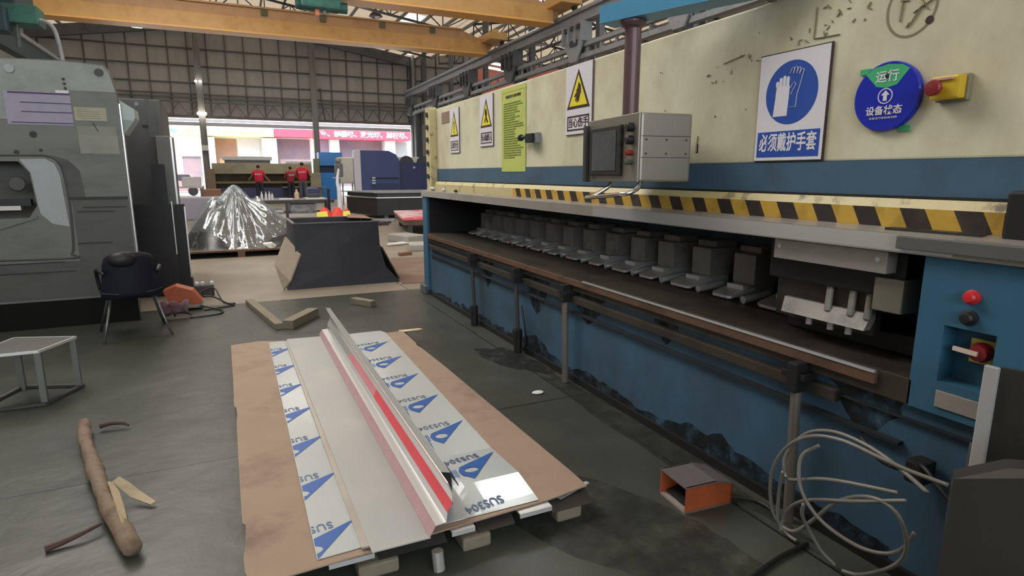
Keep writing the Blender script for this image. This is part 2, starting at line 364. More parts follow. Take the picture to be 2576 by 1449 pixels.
# girt and stud grid on the far wall, and the lattice beam over the gate
gr = MB()
for z in (9.35, 8.42, 7.48, 6.55): gr.box(-8.9, 22.9, 39.85, 39.98, z-.035, z+.035) if z < 8.7 else gr.box(-5, 8, 39.85, 39.98, z-.035, z+.035)
for z in (5.93, 5.72): gr.box(-8.9, 11.1, 39.7, 39.85, z-.035, z+.035)
x = -8.6
while x < 22.8:
    gr.box(x-.03, x+.03, 39.88, 39.99, 4.7, roofz(x)-.1); x += .98
struct('trim_4', gr, mGIRT)
lt = MB(); lt.box(-8.9, 11.1, 39.55, 39.65, 4.62, 4.74); lt.box(-8.9, 11.1, 39.55, 39.65, 5.42, 5.5)
x = -8.9
while x < 10.9:
    lt.bar((x, 39.6, 4.7), (x+.5, 39.6, 5.45), .05); lt.bar((x+.5, 39.6, 5.45), (x+1, 39.6, 4.7), .05); x += 1.0
struct('trim_5', lt, mGIRT)
# dark band rafter under the far roof edge
bd = MB()
for x0, x1 in ((-9, -4.4), (-4.4, 1.05), (1.05, 6.1), (6.1, 11.2)):
    bd.prism([(x0, 39.5, roofz(x0)-.05), (x1, 39.5, roofz(x1)-.05), (x1, 39.5, roofz(x1)-.62), (x0, 39.5, roofz(x0)-.62)], (0, .2, 0))
struct('trim_6', bd, mGREYD)
# white canopy edge and shutter box over the gate, jambs
struct('trim_8', MB().box(-5.2, 11.2, 40.2, 40.22, 4.44, 4.6), mCANOPY)
cn = MB().box(-5.2, 11.2, 40.3, 40.6, 4.22, 4.42)
struct('trim_7', cn, mSHUT)
col = thing('gate_column', 'steel gate column with lamps at left, right of the dark cabinets', 'column', (-1.25, 39.3, 0), group='columns of the far gate')
c = MB().box(-1.42, -1.38, 39.15, 39.45, 0, 9.6).box(-1.12, -1.08, 39.15, 39.45, 0, 9.6).box(-1.4, -1.1, 39.28, 39.32, 0, 9.6).obj('post', mMIDG, col)
for dx in (-.12, .14): MB().lathe([(.0, 0), (.1, .0), (.13, .08), (.1, .16), (0, .18)], (-1.25+dx, 39.0, 4.72), 12).obj('lamp', mLAMP, col)
MB().box(-1.4, -1.1, 38.98, 39.12, 2.75, 3.05, .02).obj('switch_box', mOFFW, col)
for dx in (-.1, .12): MB().ball((-1.3+dx, 39.05, 6.55), .07).obj('lamp', mLAMP, col)
col = thing('gate_column', 'steel gate column between the yellow and the red shop sign views', 'column', (4.95, 39.3, 0), group='columns of the far gate')
MB().box(4.78, 4.82, 39.15, 39.45, 0, 9.7).box(5.08, 5.12, 39.15, 39.45, 0, 9.7).box(4.8, 5.1, 39.28, 39.32, 0, 9.7).obj('post', mMIDG, col)
MB().tube([(5.3, 39.1, 6.6), (5.35, 39.05, 5.6), (5.5, 39.1, 4.7)], .035).obj('conduit', mSTEEL, col)
col = thing('gate_column', 'corner column with a pale downpipe, right end of the far gate', 'column', (11.25, 39.2, 0), group='columns of the far gate')
MB().box(11.05, 11.4, 39.3, 39.7, 0, 8.8).obj('post', mGREYD, col)
MB().tube([(11.15, 39.1, 8.9), (11.15, 39.1, 6.2), (11.35, 39.1, 5.6), (11.35, 39.1, 3.0)], .09, smooth=False).obj('downpipe', mGREY, col)
MB().lathe([(.02, .16), (.09, .12), (.12, 0), (.0, -.02)], (10.95, 39.0, 8.95), 12).obj('lamp', mLAMP, col)
# roof trusses of the main bay and the neighbouring bay
def truss(y, x0, x1, zb0, zbm, top, n, label, grp):
    b = MB(); w = b; P = []; Q = []
    for i in range(n+1):
        f = i/n; x = x0+(x1-x0)*f; zb = zb0+(zbm-zb0)*(1-abs(2*f-1)); P.append((x, y, zb)); Q.append((x, y, top(x)-.26))
    for i in range(n):
        b.bar(P[i], P[i+1], .09); b.bar(Q[i], Q[i+1], .1)
        w.bar(P[i], Q[i], .045); w.bar(P[i], Q[i+1], .045) if i % 2 else w.bar(Q[i], P[i+1], .045)
    tag(b.obj('roof_truss', mSTEEL), label, 'truss', grp)
for k, (y, l) in enumerate(((22.0, 'arched steel roof truss just behind the nearer crane girder, above the hoist'), (28.0, 'arched steel roof truss between the two halves of the roof, over the hall'), (34.0, 'farthest arched roof truss, close to the grid wall'))):
    truss(y, -8.8, 10.7, 7.9, 9.3, roofz, 16, l, 'roof trusses of the main hall')
for k, (y, l) in enumerate(((18.0, 'lattice truss of the side bay nearest the camera, seen over the blue arm'), (23.5, 'lattice truss of the side bay, second from the camera'), (29.0, 'lattice truss of the side bay, third from the camera'), (34.5, 'lattice truss of the side bay nearest the far wall'))):
    truss(y, 11.4, 22.8, 7.7, 8.2, roofz, 12, l, 'roof trusses of the side bay')
# lengthwise lattice in the side bay
b = MB()
for z in (7.1, 7.7): b.bar((13.5, 8, z), (13.5, 38, z), .08)
for i in range(30): b.bar((13.5, 8+i, 7.1 if i % 2 else 7.7), (13.5, 9+i, 7.7 if i % 2 else 7.1), .05)
tag(b.obj('lattice_girder', mSTEEL), 'lengthwise lattice girder in the side bay above the runway', 'truss')

# ---------------------------------------------------------------- crane runway on the right
rw = thing('crane_runway', 'grey steel crane runway beam running the length of the hall', 'crane runway', (10.4, 22, 6.2))
MB().box(10.25, 10.55, 6, 38.2, 6.42, 6.5).box(10.25, 10.55, 6, 38.2, 6.1, 6.16).box(10.37, 10.43, 6, 38.2, 6.16, 6.42).obj('beam', mGREY, rw)
MB().box(10.36, 10.44, 6, 38.0, 6.5, 6.58).obj('rail', mSTAIN2, rw)
b = MB().box(10.3, 10.5, 6, 37.6, 5.36, 5.48).box(10.3, 10.5, 6, 37.6, 5.02, 5.16)
for i in range(40): b.box(10.37, 10.43, 6.6+i*.78, 6.64+i*.78, 5.16, 5.36)
b.obj('tie_frame', mGREY, rw)
def rcol(y, label, m):
    t = thing('runway_column', label, 'column', (10.6, y, 0), group='columns under the crane runway')
    MB().box(10.5, 10.56, y-.22, y+.22, 0, 5.6).box(10.86, 10.92, y-.22, y+.22, 0, 5.6).box(10.56, 10.86, y-.03, y+.03, 0, 5.6).obj('shaft', m, t)
    h = MB(); h.prism([(10.2, y-.62, 6.08), (10.2, y+.62, 6.08), (10.2, y+.62, 5.6), (10.2, y+.2, 4.95), (10.2, y-.2, 4.95), (10.2, y-.62, 5.6)], (.06, 0, 0))
    for dy in (-.6, -.2, .2, .56): h.box(10.1, 10.5, y+dy-.03, y+dy+.03, 5.5, 6.08)
    h.obj('bracket', m, t)
    MB().box(10.12, 10.16, y-.5, y-.28, 5.9, 6.02).box(10.12, 10.16, y-.12, y+.1, 5.9, 6.02).box(10.12, 10.16, y+.26, y+.48, 5.9, 6.02).box(10.16, 10.2, y-.25, y+.15, 5.42, 5.6).obj('packing_plate', mSTEEL, t)
    # upper stub up to the roof
    MB().box(11.1, 11.3, y-.12, y+.12, 5.4, 9.0).obj('upper_column', m, t)
for y, l, m in ((12.3, 'grey runway column standing nearest the purple pipe of the console', mGREY), (17.3, 'pale grey bracketed runway column above the large hand warning sign', mGREY),
                (22.2, 'runway column with upper post, above the lime notice', mGREYD), (27.0, 'dark bracketed runway column above the second warning sign', mGREYD),
                (31.9, 'dark bracketed runway column above the first warning sign', mGREYD), (36.8, 'runway column farthest back beside the corner downpipe', mGREYD)):
    rcol(y, l, m)
# red banner with tube lamps in the side bay, seen through the runway
t = thing('wall_banner', 'brown red banner band in the side bay seen below the runway', 'banner', (17, 30, 5.2))
MB().box(12.0, 22.5, 30, 30.06, 5.2, 7.1).obj('cloth', M('banner_brown', (134, 74, 62), .8), t)
for i, (y, z, l) in enumerate(((28.5, 6.75, 'upper tube lamp glowing before the brown banner'), (28.2, 6.45, 'lower tube lamp glowing before the brown banner'))):
    t = thing('tube_lamp', l, 'lamp', (12.2, y, z), group='tube lamps of the side bay')
    MB().bar((11.7, y, z+.12), (14.0, y+.6, z+.02), .07).obj('tube', mLAMP, t)
    MB().bar((11.7, y, z+.2), (14.0, y+.6, z+.1), .05).bar((11.9, y+.05, z+.15), (11.9, y+.05, 8.99), .02).obj('holder', mGREY, t)

# ---------------------------------------------------------------- travelling cranes
def crane(y, x0, label):
    t = thing('bridge_crane', label, 'crane', (3, y, 6.3))
    g = MB(); g.prism([(x0+.3, y-.2, 6.36), (9.9, y-.2, 6.36), (10.25, y-.2, 6.55), (10.25, y-.2, 6.75), (8.9, y-.2, 7.2), (x0, y-.2, 7.2)], (0, .4, 0))
    g.obj('girder', mYELB, t)
    # brighter bottom box standing proud of the web
    MB().box(x0+.3, 10.0, y-.32, y+.32, 6.34, 6.82, .01).obj('lower_box', mYEL, t)
    MB().box(x0+.3, 10.0, y-.36, y+.36, 6.30, 6.35).obj('bottom_flange', M('flange_highlight', (236, 178, 96), .45), t)  # paler yellow paints a highlight along the bottom edge
    MB().box(x0, 9.0, y-.26, y+.26, 7.18, 7.24).obj('top_flange', mYELB, t)
    b = MB()
    for x in (1.4, 3.4, 5.6, 7.6): b.box(x, x+.22, y-.24, y-.2, 6.95, 7.2)
    b.obj('stain_patch', M('patch_olive', (96, 100, 72), .7), t)
    e = MB().box(9.75, 10.5, y-1.3, y+1.3, 6.72, 7.0, .02).obj('end_carriage', mYEL, t)
    for dy in (-1.0, 1.0): MB().lathe([(.0, -.05), (.11, -.05), (.11, .05), (0, .05)], (10.4, y+dy, 6.69), 16, 'X').obj('wheel', mSTEEL, e)
    b = MB().box(10.1, 10.3, y-.9, y-.6, 6.95, 7.2, .02); b.obj('drive_motor', M('motor_yellow', (200, 176, 96), .5), t)
    MB().box(x0+.1-.3, x0+.7, y-1.3, y+1.3, 6.62, 6.95, .02).obj('end_carriage', mYEL, t)
    return t
crane(24.3, -6.6, 'long yellow bridge crane girder spanning the hall farther away')
crane(18.6, -6.6, 'nearer yellow bridge crane girder cut off by the top of the picture')
t = thing('wire_rope_hoist', 'green rope hoist with small orange block hanging under the nearer crane', 'hoist', (2.75, 18.9, 6.2))
MB().box(2.1, 3.2, 18.3, 18.9, 6.0, 6.28, .06).obj('body', mTEAL, t)
MB().cyl((2.0, 18.6, 6.12), (3.4, 18.6, 6.12), .15).obj('drum', mTEAL, t)
MB().box(2.5, 2.62, 18.5, 18.65, 5.84, 6.02, .01).obj('hook_block', M('hook_orange', (224, 140, 96), .5), t)
MB().box(2.72, 2.8, 18.5, 18.65, 5.9, 6.02, .01).obj('limit_switch', mGREY, t)
t = thing('bell_lamp', 'dark bell shaped lamp hanging under the pale roof', 'lamp', (6.82, 30, 8.75))
MB().lathe([(.05, .42), (.07, .3), (.3, .05), (.32, 0), (.28, 0)], (6.82, 30, 8.78), 20).obj('shade', mBLACK, t)
MB().ball((6.88, 29.95, 8.78), .13).obj('bulb', M('bulb_pale', (225, 225, 220), .4), t)
MB().cyl((6.82, 30, 9.2), (6.82, 30, 9.6), .02).obj('stem', mSTEEL, t)
t = thing('high_bay_lamp', 'glowing oval high bay lamp under the roof at the far upper left', 'lamp', (-3.55, 35, 8.3))
MB().lathe([(0, 0), (.3, .02), (.34, .1), (.1, .3), (0, .3)], (-3.55, 35, 8.35), 20).obj('lamp_head', mLAMP, t)
MB().cyl((-3.55, 35, 8.6), (-3.55, 35, 9.6), .02).obj('stem', mSTEEL, t)
# left runway with its crane parts
t = thing('crane_runway', 'dark runway beam sloping out of the top left corner', 'crane runway', (-6.6, 26, 6.2))
MB().box(-6.9, -6.5, 8, 38, 6.35, 6.5).obj('beam', mGREY, t)
MB().box(-6.95, -6.6, 8, 38, 5.7, 6.35).obj('tie_beam', mTEALD, t)
t = thing('crane_trolley', 'dark teal crane carriage in the top left corner', 'crane part', (-5.2, 20, 5.5))
MB().box(-6.55, -4.6, 19.8, 21.6, 5.55, 6.25, .05).obj('body', mTEALD, t)
MB().box(-5.0, -4.1, 19.5, 20.2, 5.15, 5.6, .04).obj('motor_cover', mTEAL, t)
MB().box(-5.6, -4.7, 19.3, 19.9, 4.9, 5.5, .05).obj('panel_box', mTEALD, t)
MB().tube([(-4.5, 19.6, 5.3), (-4.0, 19.6, 5.25), (-3.8, 19.6, 5.0), (-3.72, 19.6, 4.2)], .05).obj('hose', mGREY, t)
MB().tube([(-4.6, 19.7, 5.2), (-4.62, 19.7, 4.6)], .05, smooth=False).obj('pipe', mGREYD, t)
# ---------------------------------------------------------------- the long shearing machine on the right
FX = 2.08
sm = thing('shearing_machine', 'long blue and cream sheet metal shear with hazard tape, filling the right side', 'machine', (2.6, 3.6, 0))
b = MB(); b.prism([(FX+.02, .35, .02), (FX+.02, 7.0, .02), (FX+.02, 7.0, .66), (FX+.02, .35, .66)], (.9, 0, 0)); b.obj('lower_body', mBLUE, sm)
MB().box(FX-.01, 2.95, 1.18, 6.86, .66, .755, .004).obj('table', mOILY, sm)
MB().box(FX-.03, FX+.0, 1.3, 6.8, .70, .742, .003).obj('table_edge_strip', mRUST, sm)
MB().box(FX-.035, FX-.02, 1.3, 3.3, .743, .752).obj('scale_strip', mSTAIN2, sm)
b = MB().box(FX-.022, FX+.03, 1.45, 6.8, .575, .625, .006); b.obj('side_channel', mOILY, sm)
MB().box(FX-.012, FX+.03, 1.2, 6.8, .5, .512).obj('lower_seam', mDARK, sm)
# foot skirt, darker with oil
MB().box(FX+.0, FX+.06, .4, 6.98, 0, .045).obj('skirt', mBLACK, sm)
# oil-black ragged stains along the foot and below the table
rr = random.Random(21); ob_ = MB(); up_ = [(FX+.0185, 1.2, .0)]; y = 1.2; k = 0
while y < 6.9:
    h = .085+.07*noise.noise((y*1.7, 0, 3))+.05*noise.noise((y*9, 1, 0))+.09*max(0, 1-abs(y-4.1)/.4)+.05*max(0, 1-abs(y-2.1)/1.0)
    up_.append((FX+.0185, y, max(.05, h))); y += .05
up_.append((FX+.0185, 6.9, 0)); ob_.prism(up_, (.001, 0, 0)); ob_.obj('oil_stain', mOIL, sm)
for y0, w_, z0, z1 in ((5.05, .14, .4, .66), (4.05, .22, .36, .66), (3.3, .2, .45, .66), (1.35, .16, .48, .66), (2.5, .1, .52, .66)):
    P_ = [(FX+.0185, y0-w_*(1+.3*noise.noise((y0, i, 0)))*(1-i/6)**.6, z1-(z1-z0)*i/6) for i in range(7)]+[(FX+.0185, y0+w_*(1+.4*noise.noise((i, y0, 2)))*(1-i/6)**.6, z1-(z1-z0)*i/6) for i in range(6, -1, -1)]
    MB().prism(P_, (.001, 0, 0)).obj('oil_stain', mOIL, sm)
# far end column
MB().box(2.1, 2.9, 6.835, 6.86, .757, 1.185).obj('end_shade_sheet', mBLACK, sm)  # black sheet added for the shade inside the far end
MB().box(FX-.01, 3.0, 6.86, 7.03, .05, 1.2, .006).obj('end_column', mBLUEP, sm)
MB().box(FX-.04, FX+.2, 6.9, 7.12, 0, .1, .01).obj('foot_pad', mGREYD, sm)
# near end column with switch recess
b = MB(); bm = b.bm
Y0, Y1, Z0, Z1 = .2, 1.19, .66, 1.19; ry0, ry1, rz0, rz1 = .955, 1.105, .775, .965
for y0, y1, z0, z1 in ((Y0, ry0, Z0, Z1), (ry1, Y1, Z0, Z1), (ry0, ry1, rz1, Z1), (ry0, ry1, Z0, rz0)): b.box(FX-.01, 2.95, y0, y1, z0, z1)
b.box(FX+.07, 2.9, ry0, ry1, rz0, rz1); nc = b.obj('control_column', mBLUEP, sm)
def button(y, z, r, m, cap, name):
    k = MB().lathe([(r*1.25, .0), (r*1.25, -.008), (r, -.01), (r, -.022), (r*.7, -.03), (0, -.031)], (FX-.01, y, z), 20, 'X'); return k.obj(name, m, nc)
button(1.035, 1.071, .019, mREDL, 0, 'indicator_lamp'); button(1.035, 1.005, .02, mBLACK, 0, 'selector_knob')
q = MB().box(FX+.05, FX+.07, .975, 1.052, .85, .93, .003).obj('main_switch', M('switch_yellow', (206, 192, 96), .4), nc)
MB().lathe([(.03, .05), (.032, .03), (.026, .01), (0, .01)], (FX, 1.01, .892), 20, 'X').obj('dial', mRED, nc)
MB().bar((FX+.0, 1.005, .892), (FX+.0, 1.075, .895), .008, .014).obj('lever', M('lever_pale', (206, 190, 176), .4), nc)
MB().box(FX-.016, FX-.008, .965, 1.1, .688, .745, .002).obj('name_plate', mSTAIN, nc)
MB().box(FX-.02, FX-.01, .2, .98, .5, .61, .004).obj('cover_plate', mGREYD, sm)
# joint plates on the body near the column
MB().box(FX-.0, FX+.02, .45, 1.45, .60, .605).obj('body_seam', mDARK, sm)
# long stainless guard over the opening
gd = MB(); gd.prism([(FX-.03, .55, 1.185), (FX-.03, .55, 1.25), (2.0+.14, .55, 1.262), (2.16, .55, 1.25), (2.16, .55, 1.185)], (0, 6.45, 0)); gd.obj('guard_rail', mSTAIN, sm)
MB().box(FX-.031, FX-.0305, 1.1, 3.2, 1.19, 1.247).obj('rail_joint', mSTAIN2, sm)
MB().box(FX-.05, FX-.03, .78, 1.27, 1.2, 1.245, .004).obj('overlap_plate', M('dull_plate', (104, 106, 102), .5, .4), sm)
# dark interior
MB().box(2.88, 2.95, 1.19, 6.86, .755, 1.2).obj('back_plate', M('recess_blue', (56, 76, 92), .6, spots=(30, 36, 42), amt=.8, sc=2), sm)
# upper beam, band and chipped ledge
ub = MB(); ub.box(2.2, 2.9, .3, 6.9, 1.5, 2.185, .008); ub.obj('upper_beam', mCREAM, sm)
MB().box(2.195, 2.9, .3, 6.9, 1.372, 1.5).obj('blue_band', mBAND, sm)
MB().prism([(2.19, .95, 1.372), (2.19, 6.88, 1.372), (2.19, 6.88, 1.36), (2.19, .95, 1.36)], (.7, 0, 0)).obj('band_lip', mBLACK, sm)
lg = MB(); lg.prism([(2.17, 1.0, 1.362), (2.9, 1.0, 1.362), (2.9, 1.0, 1.2), (2.15, 1.0, 1.2), (2.15, 1.0, 1.33)], (0, 5.85, 0)); lg.obj('lower_ledge', mCREAM2, sm)
hz = MB(); hz.box(2.1455, 2.1495, 1.02, 4.6, 1.262, 1.331); hz.obj('hazard_tape', mHYEL, sm)
hb = MB(); y = 1.08
while y < 4.55:
    w = .085; sl = -.035
    hb.prism([(2.1445, y, 1.331), (2.1445, y+w, 1.331), (2.1445, y+w+sl, 1.262), (2.1445, y+sl, 1.262)], (.001, 0, 0)); y += .178
hb.obj('hazard_stripes', mHBLK, sm)
MB().box(2.1, 2.19, .9, 1.0, 1.25, 1.4, .01).obj('end_stop', mBLACK, sm)
# far end flange of the beam with its bolts
fl = MB().box(2.12, 2.2, 6.8, 6.98, 1.24, 2.2, .005).obj('end_flange', mCREAM2, sm)
for z in (2.12, 1.98, 1.84, 1.7, 1.56, 1.42): MB().lathe([(.03, .0), (.03, -.02), (.0, -.02)], (2.12, 6.89, z), 6, 'X').obj('bolt', mSTEEL, fl)
# clamps standing in the opening
posts = [6.42, 6.08, 5.77, 5.46, 5.13, 4.80, 4.48, 4.15, 3.81, 3.48, 3.17, 2.83, 2.48, 2.13]
for i, y in enumerate(posts):
    p = MB().box(2.62, 2.86, y-.08, y+.08, .83, 1.0, .006).box(2.68, 2.86, y-.06, y+.1, 1.0, 1.04, .01)
    p = p.obj('hold_down_clamp', mPOSTG, sm)
    big = i % 2
    w = .105 if big else .085
    f = MB(); f.prism([(2.47, y-w*.8, .782), (2.455, y-w*.6, .781), (2.455, y+w*.7, .781), (2.475, y+w, .783), (2.62, y+w, .82), (2.62, y-w, .82)], (.0, 0, -.016)); f.box(2.56, 2.8, y-.06, y+.06, .757, .83)
    f.obj('clamp_foot', mSTAIN2, p)
    MB().cyl((2.47, y-.15, .775), (2.66, y-.15, .79), .02).obj('clamp_pin', mSTAIN2, p)
# cutter carriage hanging at the near end
cg = thing('cutting_carriage', 'grey cutting carriage with flat steel cover inside the machine opening, near end', 'machine part', (2.3, 1.6, .8))
MB().box(2.1, 2.16, 1.335, 1.83, 1.095, 1.178, .004).obj('cover', mSTAIN, cg)
for y, z in ((1.8, 1.15), (1.37, 1.145)): MB().lathe([(.009, 0), (.009, -.006), (0, -.008)], (2.1, y, z), 10, 'X').obj('screw', mSTAIN2, cg)
MB().box(2.16, 2.5, 1.3, 1.9, 1.0, 1.17, .01).obj('beam_block', mBLACK, cg)
MB().box(2.2, 2.24, 1.42, 1.88, .83, 1.06, .004).obj('back_plate', mOILY, cg)
t = MB().box(2.14, 2.3, 1.29, 1.40, .95, 1.075, .006).obj('side_cover', mBOX, cg)
MB().prism([(2.14, 1.42, .86), (2.14, 1.8, .86), (2.18, 1.82, .92), (2.18, 1.42, .92)], (.04, 0, 0)).obj('shoe', mPOSTG, cg)
for y in (1.6, 1.5, 1.43): MB().cyl((2.17, y, .9), (2.19, y+.01, 1.0), .014).obj('nozzle', mPOSTG, cg)
for y in (1.68, 1.58, 1.5): MB().cyl((2.17, y, .855), (2.17, y, .825), .013).obj('tip', mSTAIN, cg)
MB().cyl((2.2, 1.9, 1.06), (2.2, 1.3, 1.05), .013).obj('slide_rod', mSTAIN, cg)
MB().box(2.3, 2.6, 1.3, 1.9, .757, .84, .01).obj('slide_base', mBLACK, cg)
# slim props between table edge and floor
def prop(y, zt, lean, dark, thick):
    p = MB(); p.cyl((FX-.05, y+lean, .0 if not dark else .18), (FX-.05, y, .60), .017*thick, n=14)
    o = p.obj('support_post', mSTEEL if thick < 1.1 else mPROP, sm)
    MB().box(FX-.085, FX-.01, y-.025, y+.025, .575, .70, .006).box(FX-.075, FX+.0, y-.05, y+.06, .63, .66, .005).obj('post_clamp', mBLACK, o)
    if dark: MB().cyl((FX-.05, y+lean, 0), (FX-.05, y+lean, .2), .034, n=14).box(FX-.09, FX-.02, y+lean-.03, y+lean+.03, .12, .2, .01).obj('post_socket', mBLACK, o)
prop(5.28, .7, -.05, 1, 1); prop(4.29, .7, -.04, 1, 1); prop(3.49, .7, -.02, 0, 1.3); prop(1.6, .7, -.02, 0, 1.25)
b = MB().tube([(FX-.04, 4.2, .4), (FX-.06, 4.1, .25), (FX-.04, 4.12, .1), (FX-.05, 4.2, .03)], .008).obj('hose', mBKCABLE, sm)
# small screws and joint box on the cream beam, knob and emergency stop
k = MB().box(2.13, 2.2, 4.22, 4.34, 1.69, 1.76, .006).obj('limit_switch', mBLACK, sm)
MB().box(2.155, 2.2, 4.19, 4.23, 1.685, 1.765, .005).obj('switch_plate', mGREY, k)
MB().cyl((2.145, 4.34, 1.735), (2.145, 4.44, 1.735), .014).cyl((2.145, 4.43, 1.735), (2.145, 4.45, 1.735), .026).obj('roller', mBLACK, k)
es = MB().box(2.135, 2.175, 1.195, 1.285, 1.69, 1.765, .008).obj('emergency_stop_box', mEYEL, sm)
MB().box(2.175, 2.2, 1.19, 1.29, 1.685, 1.77, .006).obj('box_base', M('estop_grey', (132, 126, 100), .5), es)
MB().lathe([(.016, .0), (.016, -.012), (.024, -.014), (.026, -.026), (.022, -.032), (0, -.034)], (2.135, 1.262, 1.726), 22, 'X').obj('red_button', mRED, es)
MB().box(2.128, 2.136, 1.215, 1.28, 1.75, 1.757).obj('pink_rim', mPINK, es)
# worn hand-painted marks on the beam
b = MB()
def ring(y, z, ry, rz, w, n=40, rot=0, st=0, en=6.283):
    for i in range(n):
        a0 = st+(en-st)*i/n; a1 = st+(en-st)*(i+1)/n
        def P(a, k): return (2.1985, y-math.cos(a)*(ry+k)*1, z+math.sin(a)*(rz+k))
        b.prism([P(a0, -w/2), P(a0, w/2), P(a1, w/2), P(a1, -w/2)], (.001, 0, 0))
ring(1.42, 2.02, .085, .095, .008)
b.obj('scratched_ring', mSCRATCH, sm); b = MB()
for (y0, z0, y1, z1) in ((1.395, 2.07, 1.36, 2.07), (1.46, 2.05, 1.43, 2.045), (1.45, 2.05, 1.455, 1.98), (1.40, 2.06, 1.36, 2.0), (1.38, 2.02, 1.42, 1.96), (1.41, 2.0, 1.35, 2.03), (1.42, 1.97, 1.43, 1.955)):
    b.bar((2.198, y0, z0), (2.198, y1, z1), .003, .008, up=(1, 0, 0))
rr = random.Random(4)
for i in range(46):
    y = rr.uniform(1.55, 2.45); z = 2.0-.09*(y-1.55)+rr.uniform(-.05, .05)+(.07 if y < 1.85 else 0); dy = rr.uniform(-.02, .02); dz = rr.uniform(-.02, .02)
    if 1.70 < y < 2.07 and z < 1.965: continue
    b.bar((2.198, y, z), (2.198, y+dy, z+dz), .003, rr.uniform(.003, .007), up=(1, 0, 0))
for p0, p1 in (((1.80, 2.11), (1.805, 1.99)), ((1.805, 1.99), (1.69, 1.985)), ((2.45, 1.64), (2.455, 1.56)), ((2.3, 1.97), (2.17, 1.99))): b.bar((2.198, *p0), (2.198, *p1), .003, .007, up=(1, 0, 0))
b.obj('scratched_writing', mSCRATCH, sm)
b = MB(); b.lathe([(.0, -.001), (.014, -.001), (.012, .001)], (2.199, 1.353, 1.965), 14, 'X')
for i in range(26):
    y = rr.uniform(1.3, 3.0); z = rr.uniform(1.55, 2.12)
    if 1.69 < y < 2.08 or 1.28 < y < 1.62: continue
    b.lathe([(.0, -.001), (rr.uniform(.002, .005), -.001), (.001, .001)], (2.199, y, z), 8, 'X')
b.box(2.1985, 2.1995, 2.445, 2.46, 1.555, 1.6)
b.obj('dark_specks', mHOLE, sm)
MB().box(2.196, 2.2, 6.1, 6.6, 2.0, 2.12).obj('name_plate', M('faded_plate', (140, 118, 108), .6), sm)
# loose scrap lying on the ledge
for i, (y0, y1, x, z, w, m, l) in enumerate(((4.4, 5.1, 2.11, 1.262, .03, mTAN, 'thin pale wooden strip lying on the steel guard, farther of two'), (3.55, 4.25, 2.105, 1.262, .03, mTAN, 'thin pale wooden strip lying on the steel guard, nearer of two'),
        (1.05, 1.35, 2.115, 1.262, .05, mDKPANEL, 'small dark metal offcut on the guard below the tape, near end'), (2.05, 2.28, 2.11, 1.262, .03, mSTAIN, 'small silver strip on the guard below the tape'))):
    o = MB().box(x-w/2, x+w/2, y0, y1, z-.012, z+.002, rot=(0, 0, R(1.2))).obj('scrap_strip', m); tag(o, l, 'scrap strip', 'scrap strips on the guard')
for i, (y, s, l) in enumerate(((6.7, .03, 'white crumpled wad at the far end of the guard ledge'), (6.3, .022, 'small white wad on the guard ledge, second from its far end'), (5.9, .02, 'brown wad on the guard ledge, third from its far end'))):
    b = MB().ball((2.1, y, 1.262+s*.6), s, (1, 1.8, .7)); o = b.obj('paper_wad', mPAPER if i < 2 else mSHARD, smooth=True); tag(o, l, 'paper wad', 'wads on the guard')

